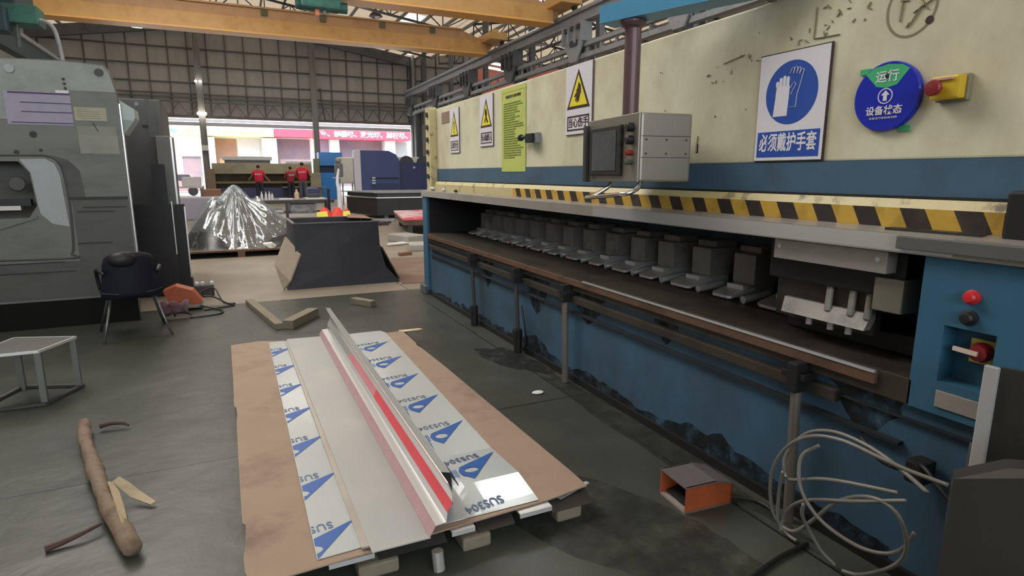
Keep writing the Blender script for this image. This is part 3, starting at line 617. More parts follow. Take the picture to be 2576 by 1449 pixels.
# ---------------------------------------------------------------- signs on the machine
RT = (0, -1, 0); UP = (0, 0, 1)
def tri(y, z0, z1, hw, x, m, par, name):   # triangle with rounded look
    return MB().prism([(x, y+hw, z0), (x, y-hw, z0), (x, y, z1)], (.0015, 0, 0)).obj(name, m, par)
def warn(y0, y1, z0, z1, label, txt, pic):
    t = thing('warning_sign', label, 'sign', (2.196, (y0+y1)/2, z0), group='yellow triangle warning signs')
    w = y0-y1; h = z1-z0; yc = (y0+y1)/2
    MB().box(2.190, 2.1985, y1-.006, y0, z0-.003, z1).obj('board_edge', mSEDGE, t)
    MB().box(2.188, 2.1905, y1, y0, z0, z1).obj('board', mWHITE, t)
    tri(yc, z0+h*.37, z1-h*.07, w*.44, 2.1868, mSBRN, t, 'triangle_border'); tri(yc, z0+h*.41, z1-h*.15, w*.345, 2.1855, mSYEL, t, 'triangle')
    g = MB(); X = 2.1845
    if pic == 'bang':
        g.prism([(X, yc+w*.05, z0+h*.70), (X, yc-w*.05, z0+h*.70), (X, yc-w*.02, z0+h*.51), (X, yc+w*.02, z0+h*.51)], (.001, 0, 0)); g.lathe([(0, 0), (w*.045, 0), (0, .001)], (X, yc, z0+h*.465), 12, 'X')
    elif pic == 'nip':
        g.lathe([(0, 0), (w*.08, 0), (0, .001)], (X, yc, z0+h*.68), 14, 'X')
        g.prism([(X, yc+w*.08, z0+h*.65), (X, yc-w*.1, z0+h*.65), (X, yc-w*.06, z0+h*.56), (X, yc-w*.2, z0+h*.47), (X, yc-w*.1, z0+h*.45), (X, yc-w*.0, z0+h*.53), (X, yc+w*.06, z0+h*.45), (X, yc+w*.12, z0+h*.48), (X, yc+w*.03, z0+h*.57)], (.001, 0, 0))
    else:  # injured hand pointing down to the left
        P = [(.01, .745), (.09, .70), (.10, .60), (.05, .52), (.03, .465), (.0, .47), (.01, .52), (-.02, .45), (-.05, .46), (-.03, .52), (-.08, .47), (-.10, .49), (-.06, .55), (-.12, .53), (-.13, .555), (-.05, .61), (-.07, .63), (-.02, .66)]
        g.prism([(X, yc+w*1.1*-a*1-.0*w, z0+h*b) for a, b in [(x+.0, y) for x, y in P]], (.001, 0, 0))
    g.obj('pictogram', mSBRN, t)
    f = MB(); a, b_, c, d = yc+w*.42, yc-w*.42, z0+h*.05, z0+h*.27; e = .004*w/.12
    f.box(2.187, 2.188, b_, a, c, c+e).box(2.187, 2.188, b_, a, d-e, d).box(2.187, 2.188, a-e, a, c, d).box(2.187, 2.188, b_, b_+e, c, d); f.obj('text_frame', mSBRN, t)
    text('lettering', txt, h*.15, (2.1868, yc, z0+h*.158), RT, UP, mSBRN, t, .012, sx=w*.78/(len(txt)*h*.15))
warn(3.80, 3.46, 1.72, 2.18, 'large white warning sign with black hand in yellow triangle, left of the purple pipe', '当心伤手', 'hand')
warn(5.43, 5.12, 1.705, 2.165, 'warning sign with hand caught in gears in its triangle, left of the lime notice', '当心机械伤人', 'nip')
warn(6.30, 6.02, 1.67, 2.13, 'warning sign with exclamation mark in its triangle, farthest along the machine', '注意安全', 'bang')
# glove sign
t = thing('glove_sign', 'white sign with blue disc and gloves, black edge, right part of machine', 'sign', (2.196, 1.88, 1.505))
MB().box(2.19, 2.1985, 1.708, 2.064, 1.503, 1.963).obj('board_edge', mSBRN, t)
MB().box(2.187, 2.1905, 1.714, 2.060, 1.508, 1.958).obj('board', mWHITE, t)
MB().lathe([(0, 0), (.131, 0), (.131, .001)], (2.186, 1.886, 1.79), 48, 'X').obj('blue_disc', mSBLUE, t)
MB().box(2.186, 2.187, 1.727, 2.047, 1.522, 1.632).obj('text_band', mSBLUE, t)
text('lettering', '必须戴护手套', .082, (2.1852, 1.887, 1.579), RT, UP, mWHITE, t, .02, sx=.6, space=1.0)
X = 2.1848; g = MB()
def gp(L): return [(X, 1.886-a, 1.79+b) for a, b in L]
# filled glove: cuff, palm and four fingers
g.prism(gp([(-.085, -.095), (-.012, -.095), (-.008, -.01), (-.008, .03), (-.075, .03), (-.078, -.02)]), (.001, 0, 0))
for i, (a, tp) in enumerate(((-.072, .052), (-.055, .066), (-.037, .072), (-.019, .068))): g.prism(gp([(a-.0075, .0301), (a+.0075, .0301), (a+.0075, tp-.005), (a+.003, tp), (a-.003, tp), (a-.0075, tp-.005)]), (.001, 0, 0))
g.obj('glove', mWHITE, t)
g = MB(); O = [(-.012, .078), (-.002, .098), (.004, .102), (.010, .098), (.006, .075), (.014, .1), (.022, .102), (.026, .096), (.022, .074), (.031, .097), (.038, .098), (.042, .09), (.036, .07), (.047, .09), (.054, .09), (.058, .084), (.045, .03), (.033, -.01), (.03, -.062), (-.002, -.06)]
for p, q in zip(O, O[1:]): g.bar((X+.0005, 1.886-p[0], 1.79+p[1]), (X+.0005, 1.886-q[0], 1.79+q[1]), .001, .0045, up=(1, 0, 0))
O = [(.0, -.008), (.018, .022), (.022, .032), (.016, .04), (.008, .036), (-.004, .018)]
for p, q in zip(O, O[1:]): g.bar((X+.0005, 1.886-p[0], 1.79+p[1]), (X+.0005, 1.886-q[0], 1.79+q[1]), .001, .0045, up=(1, 0, 0))
g.obj('glove_outline', mWHITE, t)
# machine status disc
t = thing('status_disc', 'round glossy blue equipment status disc with green field', 'sign', (2.18, 1.462, 1.6))
C = (2.175, 1.462, 1.725)
MB().lathe([(0, .02), (.122, .02), (.122, .004), (.118, 0), (0, 0)], C, 64, 'X').obj('disc', mDISC, t)
f = [(-.082, .085), (-.05, .105), (0, .113), (.05, .105), (.078, .088), (.038, .038), (0, .03), (-.038, .038)]
MB().prism([(C[0]-.001, C[1]-a, C[2]+b) for a, b in f], (.001, 0, 0)).obj('green_field', mGREEN, t)
text('lettering', '运行', .043, (C[0]-.002, C[1]-.0, C[2]+.068), RT, UP, mWHITE, t, .015)
text('lettering', '设备状态', .034, (C[0]-.002, C[1], C[2]-.05), RT, UP, mWHITE, t, .02)
text('lettering', '设备运行状态标识牌', .009, (C[0]-.002, C[1], C[2]-.075), RT, UP, mPAPER, t, .0, sx=1.3)
g = MB(); n = 40
for i in range(n):
    a0, a1 = 2*math.pi*i/n, 2*math.pi*(i+1)/n
    q = lambda a, r: (C[0]-.002, C[1]-math.cos(a)*r, C[2]+.002+math.sin(a)*r)
    g.prism([q(a0, .024), q(a0, .0275), q(a1, .0275), q(a1, .024)], (.001, 0, 0))
g.obj('arrow_ring', mWHITE, t)
MB().prism([(C[0]-.002, C[1]-a, C[2]+.002+b) for a, b in ((-.007, -.017), (.007, -.017), (.007, .003), (.016, .003), (0, .02), (-.016, .003), (-.007, .003))], (.001, 0, 0)).obj('arrow', mWHITE, t)
MB().lathe([(0, -.004), (.008, -.003), (.009, 0)], (C[0], C[1], C[2]+.072), 10, 'X').obj('pivot', mBLACK, t)
for a, b in ((-.1, .1), (.07, -.115)): MB().box(2.192, 2.1975, C[1]-a-.02, C[1]-a+.02, C[2]+b-.01, C[2]+b+.01).obj('tape_tab', mGREEN, t)
# lime notice
t = thing('rules_notice', 'long lime green notice sheet with fine print on the machine', 'notice', (2.196, 4.69, 1.47))
MB().box(2.192, 2.1975, 4.455, 4.93, 1.468, 2.165).obj('sheet', mNOTE, t)
text('lettering', '剪板机安全操作规程', .028, (2.191, 4.69, 2.09), RT, UP, mSBRN, t, .01, sx=1.2)
rr = random.Random(11); body = ''
seq = '操作人员必须熟悉设备性能并经培训合格后方可上机严禁超负荷使用开机前检查各部位是否正常加注润滑油工作时注意安全'
for i in range(24):
    k = rr.randint(16, 27); body += (''.join(rr.choice(seq) for _ in range(k)))+'\n'
text('lettering', body, .0135, (2.191, 4.885, 1.80), RT, UP, mNTXT, t, 0, sx=1.1, align='LEFT', line=1.45)
f = MB()
for (a, b_, c, d) in ((4.475, 4.91, 2.128, 2.131), (4.475, 4.478, 2.06, 2.131), (4.907, 4.91, 2.06, 2.131)): f.box(2.191, 2.192, a, b_, c, d)
f.obj('border', M('notice_border', (190, 120, 60), .6), t)

# ---------------------------------------------------------------- swivelling control console
a7 = R(-7); F = Vector((math.sin(-a7), math.cos(-a7), 0)); 
t = thing('control_console', 'grey steel control console hanging on a purple pipe from a blue arm', 'control panel', (1.77, 2.36, 1.41), R(-7))
Lm = world(t)
def lb(x0, x1, y0, y1, z0, z1, bev, name, m, par=t, **k):
    b = MB().box(x0, x1, y0, y1, z0, z1, bev, **k); b.bm.transform(Lm); return b.obj(name, m, par)
cb = lb(0, .28, 0, .56, 0, .325, .012, 'cabinet', mBOX)
lb(-.012, .0, .0, .56, .0, .325, .004, 'front_plate', mBOX)
lb(-.03, -.01, .15, .5, .03, .28, .006, 'screen_frame', mBLACK)
lb(-.033, -.03, .19, .46, .055, .255, .001, 'screen', mSCR)
lb(-.04, .0, .535, .565, -.005, .3, .006, 'door_edge', mSTEEL)
for z in (.115, .215): lb(.005, .275, -.0015, .0, z, z+.003, 0, 'panel_groove', mSTEEL, cb)
for z in (.135, .2):
    for x in (.03, .14, .25):
        b = MB().lathe([(.005, 0), (.005, -.003), (0, -.004)], (x, 0, z), 8, 'Y'); b.bm.transform(Lm); b.obj('rivet', mSTEEL, cb)
for z, m, r in ((.26, mBLACK, .022), (.2, mBLACK, .022), (.14, mRED, .014), (.095, M('button_green', (70, 78, 60), .4), .013)):
    b = MB().lathe([(r, 0), (r, -.03), (r*.7, -.036), (0, -.036)], (-.012, .06, z), 16, 'X'); b.bm.transform(Lm); b.obj('push_button', m, t)
b = MB().tube([(.05, .38, -.0), (.03, .38, -.03), (-.03, .4, -.07), (-.08, .4, -.085), (-.09, .36, -.085), (-.09, .05, -.06), (-.09, .0, -.055), (-.07, -.03, -.05), (-.02, -.02, -.03), (.02, .02, .0)], .011); b.bm.transform(Lm); b.obj('handle', mCHROME, t, smooth=True)
px, py = 1.9, 2.63
MB().cyl((px, py, 1.735), (px, py, 2.19), .041, n=28).obj('hanging_pipe', mPIPE, t, smooth=False)
MB().lathe([(.041, 0), (.058, .012), (.066, .026), (.066, .04), (0, .04)], (px, py, 2.168), 28).obj('flange', mPIPE, t)
MB().lathe([(.058, 0), (.058, .006), (.041, .008)], (px, py, 1.735), 24).obj('base_ring', mSTAIN2, t)
d = Vector((.352, -.936, 0)); p0 = Vector((px, py, 2.25))-d*.16; p1 = p0+d*2.2
MB().bar(p0, p1, .14, .085).obj('arm', mBLUEA, t)
MB().cyl(p1+Vector((.0, 0, -.07)), p1+Vector((0, 0, .03)), .07).obj('arm_pivot', mBLUEA, t)
# ---------------------------------------------------------------- stack of sheets lying on pallet timbers
# timbers under the stack
for i, (y, x0, x1, m, l) in enumerate(((1.955, .30, .45, mWOOD, 'sawn timber end under the sheet stack, left of the stub'), (1.955, .70, .82, mWOOD, 'round timber end under the sheet stack, right of the metal stub'), (1.975, 1.13, 1.25, mWOOD, 'small pale timber end under the right corner of the sheet stack'))):
    o = MB().box(x0, x1, y, 4.9, .0, .058, .012).obj('support_timber', m); tag(o, l, 'timber', 'timbers under the sheet stack')
st = tag(MB().tube([(.585, 1.9, .0), (.582, 1.91, .075)], .022, smooth=False).obj('pipe_stub', mSTAIN), 'short shiny pipe stub under the front edge of the sheet stack', 'pipe')
# dark steel plates with bent bright lips
pl = thing('bent_steel_plate', 'dark steel plate with bright bent lips under the cardboard', 'sheet metal', (.65, 3.5, .07))
MB().box(.0, 1.27, 2.02, 4.95, .072, .094).obj('plate', mBLACK, pl)
for x0, x1 in ((.2, .36), (.655, .75), (.945, 1.09)):
    MB().box(x0, x1, 1.955, 2.03, .096, .104).box(x0, x1, 1.95, 1.957, .085, .104).obj('bright_lip', mSTAIN2, pl)
for x0, x1 in ((.38, .64), (.77, .93), (1.1, 1.3)):
    MB().prism([(x0, 1.965, .06), (x1, 1.965, .06), (x1, 2.03, .094), (x0, 2.03, .094)], (0, .02, -.01)).obj('dark_lip', mDKPANEL, pl)
MB().bar((1.15, 2.0, .098), (1.33, 2.06, .1), .02, .004).obj('bright_lip', mSTAIN2, pl)
MB().box(-.03, 1.2, 2.1, 4.9, .06, .072).obj('lower_plate', mDKPANEL, pl)
# cardboard sheet with ragged edge
C = [(-.112, 5.05), (-.104, 4.5), (-.099, 4.2), (-.096, 3.9), (-.094, 3.66), (-.082, 3.62), (-.078, 3.52), (-.083, 3.4), (-.079, 2.98), (-.074, 2.6), (-.07, 2.34), (-.058, 2.32), (-.063, 2.19), (-.07, 2.1), (-.066, 2.02), (-.055, 1.965), (-.02, 1.935), (.2, 1.945), (.6, 1.965), (1.1, 1.99), (1.3, 2.02), (1.302, 2.16), (1.28, 3.0), (1.262, 3.8), (1.24, 4.35), (1.225, 4.42), (1.24, 4.5), (1.237, 4.91), (1.1, 4.9), (1.04, 4.93), (.3, 5.0), (.1, 5.08)]
b = MB(); b.prism([(x, y, .107) for x, y in C], (0, 0, .006)); ob = b.obj('cardboard_sheet', mCARD)
tag(ob, 'large brown cardboard sheet lying under the steel sheets', 'cardboard')
for i, (x, y, r, l) in enumerate(((-.05, 5.02, 0, 'torn pale cardboard strip at the left rear corner of the stack'), (1.2, 4.9, .3, 'torn pale cardboard strip at the right rear corner of the stack'))):
    o = MB().prism([(x, y, .101), (x+.22, y+.02, .101), (x+.2, y+.06, .101), (x+.02, y+.07, .101)], (0, 0, .005)).obj('cardboard_strip', M('pale_cardboard', (206, 184, 160), .85)); tag(o, l, 'cardboard', 'torn cardboard strips')
# filmed steel sheet with printed marks
fs = thing('filmed_steel_sheet', 'steel sheet under printed film with blue arrow marks, on the cardboard', 'sheet metal', (.62, 3.5, .113))
def buckle(x, y):   # the near right part of the sheet is buckled upward
    hx = min(1, max(0, (x-.74)/.1)); hx = hx*hx*(3-2*hx)
    return .026*hx*(max(0, (y-2.0)/.2) if y < 2.2 else max(0, (2.52-y)/.32))
rows = []
for y in [1.98, 2.0, 2.04, 2.08, 2.12, 2.16, 2.2, 2.25, 2.3, 2.36, 2.42, 2.52, 3.2, 4.0, 4.9, 4.98]:
    f = (y-1.98)/3.0; x1 = 1.052+.036*f-(.03 if y > 4.95 else 0); r = []
    for x in [.165, .5, .72, .76, .8, .84, .9, .96, x1]: r.append((x, y+(.035*(x-.165)/.9 if y < 2 else 0), .1165+buckle(x, y)))
    rows.append(r)
b = MB().sheet(rows); b.obj('sheet', mPRINT, fs, solid=.003)
Z = .1195
def warp(o):
    for v in o.data.vertices:
        w = world(fs) @ v.co; v.co.z += buckle(w.x, w.y)+(.0015 if buckle(w.x, w.y) > 0 else 0)
    return o
def mark(tx, ty, clipx, txt):
    if txt == 2: return warp(text('lettering', 'SUS304', .066, (tx-.17, ty+.0, Z), (-1, -.09, 0), (.09, -1, 0), mINKD, fs, .008, sx=.82))
    pg = [(.004, .008), (-.205, -.085), (-.223, -.125), (-.218, -.17), (-.183, -.225)]
    m = MB(); bm = m.bm
    # arrow with a round hole: ring of quads between outline and circle
    cx, cy, cr = -.165, -.135, .026
    nseg = 40; inner = []; outer = []
    def hit(a):
        best = None; dx, dy = math.cos(a), math.sin(a)
        for (x1, y1), (x2, y2) in zip(pg, pg[1:]+pg[:1]):
            ex, ey = x2-x1, y2-y1; den = dx*ey-dy*ex
            if abs(den) < 1e-9: continue
            t = ((x1-cx)*ey-(y1-cy)*ex)/den; u = ((x1-cx)*dy-(y1-cy)*dx)/den
            if t > 0 and -1e-6 <= u <= 1+1e-6 and (best is None or t < best): best = t
        return best or cr
    angs = sorted([2*math.pi*k/nseg for k in range(nseg)]+[math.atan2(y-cy, x-cx) % (2*math.pi) for x, y in pg])
    for a in angs:
        t = max(hit(a), cr*1.05); inner.append(bm.verts.new((tx+cx+cr*1.25*math.cos(a), ty+cy+cr*.95*math.sin(a), Z))); outer.append(bm.verts.new((tx+cx+t*math.cos(a), ty+cy+t*math.sin(a), Z)))
    n = len(angs)
    for k in range(n): bm.faces.new((inner[k], inner[(k+1) % n], outer[(k+1) % n], outer[k]))
    # bar-code-like stripes trailing to the left
    for k in range(14):
        x = -.228-k*.0085; top = -.095+k*.002; bot = -.17+k*.0055
        m.prism([(tx+x, ty+top, Z-.0004), (tx+x-.0045, ty+top+.001, Z-.0004), (tx+x-.0045-.004, ty+bot, Z-.0004), (tx+x-.004, ty+bot, Z-.0004)], (0, 0, .0004))
    if clipx: bmesh.ops.bisect_plane(bm, geom=bm.verts[:]+bm.edges[:]+bm.faces[:], plane_co=(clipx, 0, 0), plane_no=(-1, 0, 0), clear_outer=True)
    warp(m.obj('arrow_mark', mINK, fs))
    warp(text('lettering', 'SUS304', .066, (tx-.165, ty+.0, Z), (-1, -.09, 0), (.09, -1, 0), mINKD, fs, .008, sx=.80, space=1.08, clip=((clipx, 0, 0), (-1, 0, 0)) if clipx else None))
mark(1.0, 2.05, 0, 2)
for y in (2.455, 2.883, 3.315, 3.745, 4.18, 4.61): mark(1.042, y, 0, 1)
for y in (2.17, 2.59, 3.015, 3.445, 3.88, 4.31, 4.76): mark(.325, y, .168, 0)
# plain sheet strip on top
pn = MB(); pn.prism([(.345, 1.917, .128), (.56, 1.914, .128), (.56, 4.95, .128), (.30, 4.976, .128)], (0, 0, .005)); tag(pn.obj('grey_steel_strip', mPLAIN), 'plain grey steel strip lying beside the folded profile', 'sheet metal')
pn = MB(); pn.prism([(.318, 1.97, .119), (.345, 1.965, .119), (.3, 4.93, .119), (.285, 4.93, .119)], (0, 0, .008)); tag(pn.obj('narrow_steel_strip', mSTAIN), 'narrow steel strip under the left edge of the plain grey strip', 'sheet metal')
# folded profile
pr_ = thing('folded_profile', 'long folded steel profile with pink red film faces, on the grey strip', 'steel profile', (.6, 3.5, .13))
sec = [(.558, .134), (.580, .172), (.623, .176), (.628, .215), (.648, .255), (.649, .29), (.632, .335), (.668, .325), (.70, .26), (.705, .135)]
def face(i, m, name, y0=1.914, y1=5.0, t=.003, lift=0):
    (x0, z0), (x1, z1) = sec[i], sec[i+1]; d = Vector((x1-x0, 0, z1-z0)).normalized(); n = Vector((-d.z, 0, d.x))*t
    o = Vector((-d.z, 0, d.x))*lift
    MB().prism([Vector((x0, y0, z0))+o, Vector((x1, y0, z1))+o, Vector((x1, y0, z1))+n+o, Vector((x0, y0, z0))+n+o], (0, y1-y0, 0)).obj(name, m, pr_)
face(0, mPINK, 'pink_face'); face(1, mSTAIN2, 'flat_face'); face(2, mSTAIN2, 'riser_face'); face(3, mREDF, 'red_face', 1.914, 3.2); face(3, M('pale_red_film', (216, 140, 146), .25), 'pale_red_face', 3.2, 4.0); face(3, mPLAIN, 'riser_face', 4.0, 5.0)
face(4, mSTAIN2, 'riser_face'); face(5, mSTAIN, 'crest_face'); face(6, mPLAIN, 'crest_face', 2.0, 5.1); face(7, mPRINT, 'back_face', 2.05, 5.15); face(8, mPRINT, 'back_flange', 2.08, 5.0)
for y in (2.25, 2.62, 3.05, 3.5): MB().prism([(.672, y, .329), (.694, y+.02, .281), (.694, y+.1, .281), (.685, y+.07, .304), (.672, y+.09, .329)], (.0015, 0, .0012)).obj('film_scrap', mINK, pr_)
MB().prism([(.672, 2.03, .322), (.70, 2.0, .262), (.705, 2.12, .258), (.69, 2.17, .285)], (.003, 0, .003)).obj('black_tape', mBLACK, pr_)

# ---------------------------------------------------------------- things lying on the floor
def beam(p0, p1, w, h, label, name='timber_block', m=mWOOD, grp='timber blocks on the floor'):
    d = Vector((p1[0]-p0[0], p1[1]-p0[1], 0)); L = d.length; a = math.atan2(d.y, d.x)
    o = MB().box(-L/2, L/2, -w/2, w/2, 0, h, .006).obj(name, m); o.location = ((p0[0]+p1[0])/2, (p0[1]+p1[1])/2, 0); o.rotation_euler = (0, 0, a)
    return tag(o, label, 'timber', grp)
beam((.07, 7.18), (.30, 5.86), .085, .06, 'long timber batten on the floor behind the sheet stack')
beam((.37, 5.84), (.66, 6.3), .11, .085, 'short thick timber block touching the long batten')
beam((1.14, 6.74), (1.31, 6.46), .08, .07, 'small timber block alone on the floor, nearest the blue machine')
lg = thing('log', 'pale peeled log with split end on the floor, left foreground', 'log', (-.65, 3.2, 0))
pts = [(-.872, 3.9, .055), (-.84, 3.72, .055), (-.80, 3.56, .058), (-.74, 3.34, .055), (-.70, 3.2, .055), (-.655, 3.04, .058), (-.60, 2.86, .055), (-.535, 2.68, .046), (-.458, 2.46, .042)]
b = MB(); b.tube(pts, lambda t: .030+.007*t+.003*math.sin(t*17)+.002*math.sin(t*41), 16)
for v in b.bm.verts: v.co += Vector((1, 1, 1))*(noise.noise(v.co*14)*.004)
b.obj('trunk', mBARK, lg, smooth=True)
b = MB(); b.sheet([[(-.612, 2.98, .094), (-.60, 2.99, .08)], [(-.59, 2.9, .096), (-.562, 2.9, .076)], [(-.552, 2.76, .09), (-.525, 2.76, .07)], [(-.508, 2.6, .084), (-.488, 2.6, .066)]]); b.obj('split_face', mSPLIT, lg, solid=.006)
b = MB(); b.sheet([[(-.60, 3.0, .08), (-.57, 3.0, .10)], [(-.565, 2.96, .06), (-.53, 2.965, .08)], [(-.52, 2.91, .03), (-.485, 2.925, .045)], [(-.44, 2.84, .012), (-.42, 2.85, .018)]]); b.obj('splinter', mSPLIT, lg, solid=.008)
for (P, l) in (([(-.80, 3.88, .03), (-.74, 3.885, .035), (-.68, 3.87, .03), (-.655, 3.85, .02)], 'dark wood shard lying at the far end of the log'), ([(-.775, 2.645, .015), (-.72, 2.66, .02), (-.66, 2.68, .03), (-.60, 2.72, .035)], 'long dark wood shard sticking out left of the log')):
    tag(MB().tube(P, lambda t: .014-.008*t, 6).obj('wood_shard', mSHARD), l, 'wood shard', 'wood shards by the log')
# stool of bare metal frame
so = thing('metal_stool', 'low stainless box frame stool cut off by the left picture edge', 'stool', (-1.3, 4.68, 0))
A = [(-1.185, 4.49), (-1.05, 4.79), (-1.42, 4.93), (-1.56, 4.49)]
MB().prism([(x, y, .35) for x, y in A], (0, 0, .012)).obj('seat', M('stool_top', (96, 96, 93), .35, .3), so)
for (x, y), m in zip(A, (mSTAIN2,)*4):
    cx, cy = -1.3, 4.68; u = Vector((cx-x, cy-y, 0)).normalized()*.02
    MB().bar((x+u.x, y+u.y, 0), (x+u.x, y+u.y, .35), .034).obj('leg', M('stool_leg', (104, 106, 100), .35, .4), so)
for i in range(4):
    (x0, y0), (x1, y1) = A[i], A[(i+1) % 4]
    MB().bar((x0, y0, .012), (x1, y1, .012), .03, .018).obj('foot_bar', mSTEEL, so)
    MB().bar((x0, y0, .355), (x1, y1, .355), .014, .016).obj('top_edge', mSTAIN2, so)
# foot pedal
fp = thing('foot_pedal', 'orange foot pedal housing with steel top on floor before the blue machine', 'foot pedal', (1.8, 1.88, 0), R(-4))
Lm = world(fp)
def fb(bm_, name, m, **k): bm_.bm.transform(Lm); return bm_.obj(name, m, fp, **k)
HH = .125
fb(MB().prism([(-.13, -.09, 0), (.12, -.09, 0), (.12, -.09, HH*.8), (.03, -.09, HH), (-.13, -.09, HH)], (0, .006, 0)), 'side_wall', mORANGE)
fb(MB().prism([(-.13, .09, 0), (.12, .09, 0), (.12, .09, HH*.8), (.03, .09, HH), (-.13, .09, HH)], (0, .006, 0)), 'side_wall', mORANGE)
fb(MB().prism([(-.135, -.092, HH), (.03, -.092, HH), (.12, -.092, HH*.8), (.12, -.092, HH*.8-.006), (.03, -.092, HH-.006), (-.135, -.092, HH-.006)], (0, .19, 0)), 'top_cover', M('pedal_top', (128, 120, 120), .35, .5))
fb(MB().box(-.13, .12, -.09, .09, 0, .012), 'base', M('pedal_base', (150, 140, 132), .5))
fb(MB().box(.11, .12, -.09, .09, 0, HH*.8), 'back_wall', mORANGE)
fb(MB().prism([(-.11, -.07, .02), (.05, -.07, .05), (.05, -.07, .058), (-.11, -.07, .028)], (0, .14, 0)), 'treadle', mBLACK)
tag(MB().tube([(1.9, 1.82, .02), (2.0, 1.76, .012), (2.02, 1.68, .012), (1.98, 1.6, .02)], .007).obj('pedal_cable', mBKCABLE), 'thin black cable running from the orange pedal', 'cable')
# tangle of grey cable at the front of the machine
P = lambda L, ph: [Vector((1.93-.05*(1+math.sin(ph+i*.55)), y, max(z, .015))) for i, (y, z) in enumerate(L)]
loops = [[(.93, .53), (1.03, .535), (1.12, .545), (1.24, .55), (1.36, .515), (1.47, .43), (1.55, .31), (1.585, .18), (1.57, .07), (1.52, .035), (1.45, .06), (1.36, .17), (1.27, .29), (1.18, .37), (1.10, .405), (1.04, .39), (1.015, .33), (1.02, .25), (1.06, .17), (1.13, .09), (1.2, .03), (1.25, .012)],
         [(.96, .50), (1.08, .535), (1.2, .545), (1.33, .53), (1.44, .48), (1.51, .40), (1.535, .32), (1.50, .27), (1.43, .30), (1.33, .36), (1.24, .40), (1.14, .43), (1.05, .45)],
         [(1.52, .015), (1.525, .07), (1.49, .14), (1.42, .21), (1.33, .27), (1.24, .32), (1.15, .37), (1.08, .41), (1.02, .44)],
         [(1.36, .47), (1.405, .42), (1.40, .35), (1.37, .28), (1.31, .22), (1.24, .185), (1.16, .17), (1.09, .19), (1.05, .24), (1.03, .3)],
         [(1.37, .24), (1.385, .18), (1.37, .12), (1.33, .05), (1.28, .015)],
         [(1.45, .012), (1.5, .015), (1.54, .06), (1.53, .2), (1.5, .3)]]
for i, L in enumerate(loops):
    l = ['biggest loop of grey cable hung before the blue machine', 'upper arching grey cable of the tangle', 'slanting grey cable crossing the middle of the tangle', 'small inner curve of grey cable in the tangle', 'short grey cable end dropping to the floor in the tangle', 'straight grey cable strand rising beside the nearest prop'][i]
    tag(MB().tube(P(L, i*2.1), .0072, 8).obj('grey_cable', mCABLE, smooth=True), l, 'cable', 'tangled grey cables')
tag(MB().tube([(1.35, 1.2, .01), (1.5, 1.33, .012), (1.75, 1.4, .012), (1.95, 1.42, .012)], .009).obj('black_hose', mBKCABLE), 'black hose on the floor below the cable tangle', 'cable')
bx = thing('cable_socket', 'dark cable plug fixed low on the machine behind the cables', 'plug', (2.03, 1.1, .42))
MB().box(2.0, 2.08, 1.07, 1.13, .42, .5, .01).obj('body', mBLACK, bx); MB().tube([(2.02, 1.1, .49), (1.98, 1.05, .5), (1.96, .95, .44), (2.0, .85, .4)], .008).tube([(2.02, 1.12, .45), (1.99, 1.2, .46), (2.02, 1.3, .5)], .008).obj('lead', mBKCABLE, bx)
# leaning sheet metal in the right corner
dk = thing('dark_metal_box', 'dark sheet metal casing with a bright edge in the bottom right corner', 'sheet metal', (1.5, .75, 0))
def quadslab(pts, t, name, m): return MB().prism(pts, t).obj(name, m, dk)
quadslab([(1.6, .782, .0), (1.6, .782, .69), (1.66, .70, .745), (1.74, .5, .80), (1.74, .5, .0)], (.05, .03, 0), 'front_case', mDKPANEL)
quadslab([(1.90, .86, .0), (1.90, .86, .92), (1.98, .3, .93), (1.98, .3, .0)], (.015, .0, 0), 'rear_panel', mDKPANEL)
MB().box(1.885, 1.90, .855, .89, .60, .92, .003).obj('bright_edge', mSTAIN2, dk)
MB().bar((1.655, .705, .715), (1.72, .52, .0), .006, .012, up=(1, 0, 0)).obj('bright_seam', mSTAIN2, dk)
def stain(cx, cy, rx, ry, rot, seed):
    P_ = []
    for k in range(40):
        a = 2*math.pi*k/40; r = 1+.35*noise.noise((math.cos(a)*1.7+seed, math.sin(a)*1.7, seed))+.12*noise.noise((math.cos(a)*6, math.sin(a)*6, seed)); x, y = rx*r*math.cos(a), ry*r*math.sin(a)
        P_.append((cx+x*math.cos(rot)-y*math.sin(rot), cy+x*math.sin(rot)+y*math.cos(rot), .0008))
    return MB().prism(P_, (0, 0, .0006))
for a, l in (((1.9, 4.1, .16, .42, .25, 3), 'black oil stain on the floor at the foot of the second prop'), ((1.98, 2.6, .1, 1.1, .0, 8), 'long oil stain on the floor along the blue machine'), ((1.35, 1.9, .28, .6, .5, 11), 'dark worn patch of floor right of the sheet stack')):
    tag(stain(*a).obj('floor_stain', mOIL if a[4] == .25 else mSOFT), l, 'stain', 'oil stains on the floor')
# tiny loose bits
for i, (x, y, s, l) in enumerate(((1.75, 3.35, .03, 'pale crushed scrap on floor beside the third prop'),)):
    tag(MB().ball((x, y, .008), s, (1.4, 1, .3)).obj('crushed_scrap', mPAPER), l, 'scrap')
# ---------------------------------------------------------------- the old press at the left, seen from its end frame
lp = thing('press_brake', 'tall dusty grey press with rounded throat, filling the left side', 'machine', (-1.8, 7.6, 0))
Yf = 6.85
out = [(-3.2, .02), (-.96, .02), (-.915, .43), (-.915, 2.1), (-.955, 2.38), (-1.0, 2.44), (-1.3, 2.46), (-3.2, 2.42)]
